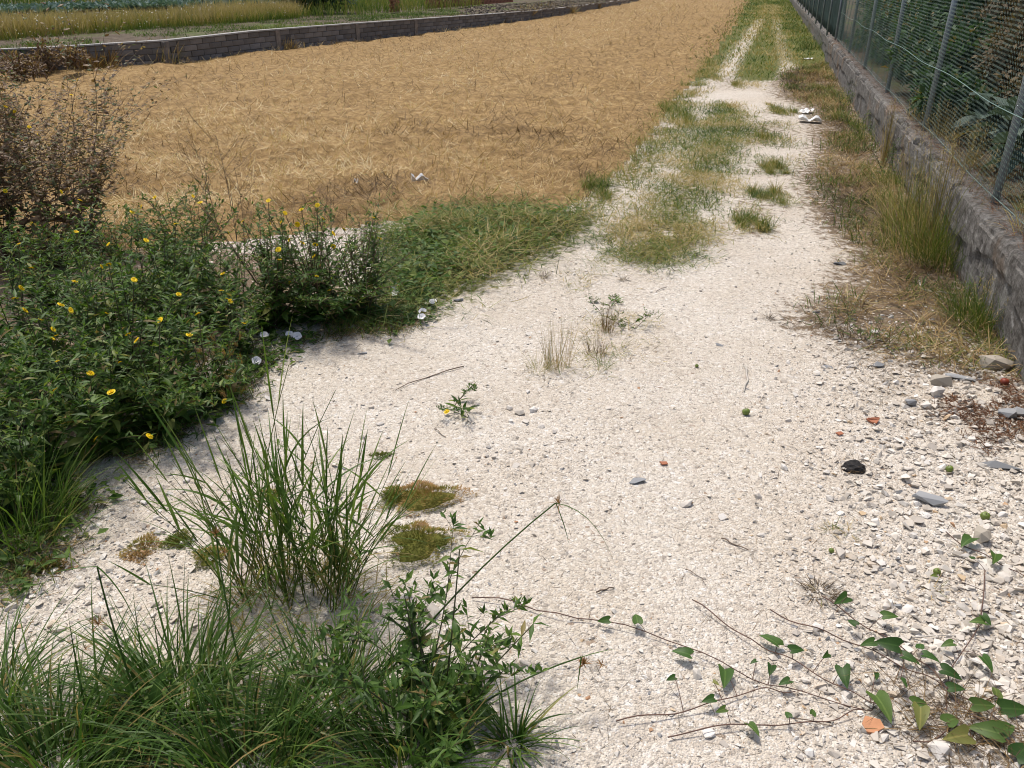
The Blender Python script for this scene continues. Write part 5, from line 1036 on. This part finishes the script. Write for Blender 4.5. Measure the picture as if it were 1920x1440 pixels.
shard(1245, 870, [(-.018, .010), (.012, .008), (.016, -.006), (-.010, -.008)], .006, 0, 'flat red terracotta chip in the open gravel', 'terra'); shard(1635, 1366, [(-.028, .008), (-.012, .030), (.026, .016), (.030, -.008), (-.004, -.022), (-.026, -.016)], .009, 0, 'orange terracotta shard under the big bindweed leaf', 'terra2')
def fruit(px_, py_, r, lab, mat='fruit', name='green_fruit'):
    bm = bmesh.new(); bmesh.ops.create_uvsphere(bm, u_segments=16, v_segments=10, radius=r)
    for v in bm.verts:
        q = v.co.z / r; k = math.hypot(v.co.x, v.co.y) / r; v.co.z *= .92; v.co.z -= .22 * r * math.exp(-(k * 3.2) ** 2) * (1 if q > 0 else -.6); s = 1 + .03 * math.cos(5 * math.atan2(v.co.y, v.co.x)); v.co.x *= s; v.co.y *= s
        if abs(math.atan2(v.co.y, v.co.x) + 1.6) < .2: v.co.x *= .93; v.co.y *= .93
    for f in bm.faces: f.smooth = True
    me = bpy.data.meshes.new('fruit_body'); bm.to_mesh(me); bm.free(); me.materials.append(M[mat]); c = gnd(px_, py_); t = empty(name, c, lab, 'fruit'); o = link('fruit_body', me, t); o.location = (0, 0, r * .88); o.rotation_euler = (random.uniform(-.5, .5), random.uniform(-.5, .5), 0)
    tv, tf = capped(np.array([[0, 0, r * .6], [.001, 0, r * .9], [.003, 0, r * 1.1]]), .0016, .0012, 5); s = link('stalk', mesh('stalk', tv, tf, M['twig']), t); s.location = o.location; s.rotation_euler = o.rotation_euler
fruit(1398, 777, .019, 'green fruit with a split side in the open gravel'); fruit(1845, 975, .018, 'green fruit beside the large white stones at right'); fruit(1779, 884, .016, 'green fruit beside the long grey slate slab'); fruit(1755, 1078, .013, 'small dark green fruit below the white stones'); fruit(1558, 1036, .010, 'tiny green fruit in the right foreground gravel'); fruit(1306, 690, .010, 'tiny green fruit on the upper gravel beside a slate chip'); fruit(1882, 722, .022, 'dark red round fruit by the foot of the wall', 'redfruit', 'red_fruit')
def lump():
    c = gnd(1600, 880); t = empty('charred_lump', c, 'black crusty lump on the gravel at right', 'lump'); bm = bmesh.new(); bmesh.ops.create_icosphere(bm, subdivisions=3, radius=1)
    for v in bm.verts: p = v.co.copy(); k = .75 + .5 * float(fbm(p.x * 2.5 + 5, p.y * 2.5 + p.z * 2, 33)); v.co = Vector((p.x * .05 * k, p.y * .04 * k, max(-.2, p.z) * .034 * k))
    me = bpy.data.meshes.new('crust'); bm.to_mesh(me); bm.free(); me.materials.append(M['char']); link('crust', me, t); g = Geo()
    V, F, k = blades(np.stack([rng.normal(0, .04, 60), rng.normal(0, .03, 60), np.full(60, .01)], 1), rng.uniform(0, 6.283, 60), rng.uniform(.6, 1.6, 60), rng.uniform(.02, .07, 60), .002, .3, 2); g.add(V, F, .3); g.build('straw_bits', M['clip'], t, kind='stuff')
lump()
for a, b, n, lab in [(1538, 1112, 150, 'dark matted tuft of dead grass in the right foreground'), (1558, 998, 30, 'small dark weed scrap right of the gravel centre'), (1590, 1000, 30, 'second small dark weed scrap beside the first'), (1745, 1105, 30, 'small dark tuft below the white stones'), (1440, 600, 60, 'low brown scrap of grass on the gravel near the clippings'), (1170, 525, 60, 'reddish dark weed scrap below the mown strip'), (1020, 522, 60, 'little green weed scrap on the upper gravel')]:
    bladed('debris_tuft', gnd(a, b), lab, 'debris', n, (.03, .09), (1.2, .3), .0026, (.3, .3), (.1 if n > 50 else .95, .15), M['clip'], .045 if n > 100 else .02, 0, None, 3)
def twig(pp, r, lab, mat='twig', lift=.006):
    pts = np.array([gnd(*q) for q in pp]); s = np.linspace(0, len(pts) - 1, 10); path = np.stack([np.interp(s, np.arange(len(pts)), pts[:, i]) for i in range(3)], 1); path[:, 2] = hz(path[:, 0], path[:, 1]) + lift + .003 * np.sin(s * 5); path[:, 0] += .003 * np.sin(s * 7); c = pts[0]; V, F = capped(path - c, r, r * .6, 6); o = link('twig', mesh('twig', V, F, M[mat], smooth_=True)); o.location = c; tag(o, lab, 'twig')
for pp, r, lab, mt in [([(1352, 1013), (1378, 1025), (1403, 1035)], .0028, 'dark twig lying right of the gravel centre', 'twig'), ([(1118, 1113), (1135, 1106), (1150, 1104)], .003, 'short dark twig left of the bindweed runner', 'twig'), ([(1397, 692), (1402, 712), (1394, 735)], .0065, 'bleached grey stick on the upper gravel', 'palestick'), ([(1722, 527), (1728, 545), (1790, 553)], .006, 'forked bleached stick in the wall litter', 'palestick'), ([(1735, 545), (1775, 560), (1800, 572)], .005, 'second bleached stick crossing the forked one', 'palestick'),
                       ([(1708, 585), (1730, 603)], .004, 'short pale stick below the bleached sticks', 'palestick'), ([(1785, 687), (1797, 703)], .004, 'short white stick by the slate bar', 'palestick'), ([(870, 690), (800, 710), (740, 735)], .003, 'long thin runner twig on the left gravel', 'twig'), ([(1285, 1070), (1315, 1085), (1322, 1100)], .0016, 'curled black root thread near the picture centre', 'twig'), ([(1490, 1350), (1560, 1362)], .0018, 'thin dark twig beside the terracotta shard', 'twig'), ([(1710, 1197), (1815, 1193)], .0025, 'pale straight straw in the right foreground', 'palestick'), ([(1850, 1270), (1835, 1310), (1800, 1355)], .004, 'thick pale stem among the bindweed leaves', 'palestick'), ([(1465, 613), (1480, 606), (1490, 612), (1478, 620)], .002, 'small twig loop on the upper gravel', 'twig'), ([(815, 805), (835, 820)], .002, 'short dark twig below the lone weed', 'twig'), ([(1045, 830), (1085, 826)], .002, 'thin straight twig right of the white stone pile', 'twig'), ([(1230, 548), (1250, 538)], .002, 'reddish straw on the upper gravel', 'twig')]: twig(pp, r, lab, mt)
def scrap(px_, py_, L, lab, seed, up=.06, cat='litter'):
    r = np.random.default_rng(seed); n = 8; u = np.linspace(-.5, .5, n); X, Y = np.meshgrid(u, u); Z = up * (.5 + r.normal() * .2) * np.abs(np.sin(X * 5 + r.uniform(0, 3)) * np.cos(Y * 4 + r.uniform(0, 3))) + .006 + up * .25 * fbm(X * 5 + seed, Y * 5, 3); ed = .75 + .5 * fbm(X * 3 + seed, Y * 3, 44)
    V = np.stack([X * L * ed, Y * L * .6 * ed, Z], 2).reshape(-1, 3); i = np.arange(n - 1)[:, None] * n + np.arange(n - 1)[None]; F = np.stack([i, i + 1, i + n + 1, i + n], 2).reshape(-1, 4); o = link('plastic_scrap', mesh('plastic_scrap', V, [F], M['plastic'])); o.location = gnd(px_, py_); o.rotation_euler = (0, 0, r.uniform(0, 3)); md = o.modifiers.new('thickness', 'SOLIDIFY'); md.thickness = .0015; tag(o, lab, cat)
scrap(1519, 230, .30, 'crumpled white plastic scrap on the clippings at the track edge', 1, .14); scrap(1512, 212, .24, 'folded white plastic piece just behind the crumpled scrap', 5, .12); scrap(787, 350, .16, 'torn white paper piece lying on the hay', 2, .12); scrap(668, 352, .07, 'tiny white scrap on the hay left of the paper', 3, .05); scrap(1515, 112, .22, 'greyish plastic rag at the weeds below the far wall', 4, .08)
for k, (a, b, h, lab) in enumerate([(1668, 335, .4, 'leafy green weed against the wall behind the tall wild grass'), (1712, 400, .35, 'green weed half hidden by the tall wild grass at the wall'), (1612, 250, .35, 'small leafy weed at the wall foot near the plastic scrap'), (1580, 205, .3, 'bright leafy weed at the wall foot, farthest of the near wall'), (1850, 560, .28, 'small leafy weed beside the fine dark grass at the wall')]):
    Weed('wall_sprout', gnd(a, b), lab, 'weed', h, .5, 7, .06, 700 + k, dry=.3, dens=1.0, single=0, lean=(.05, .6), small=True).done()
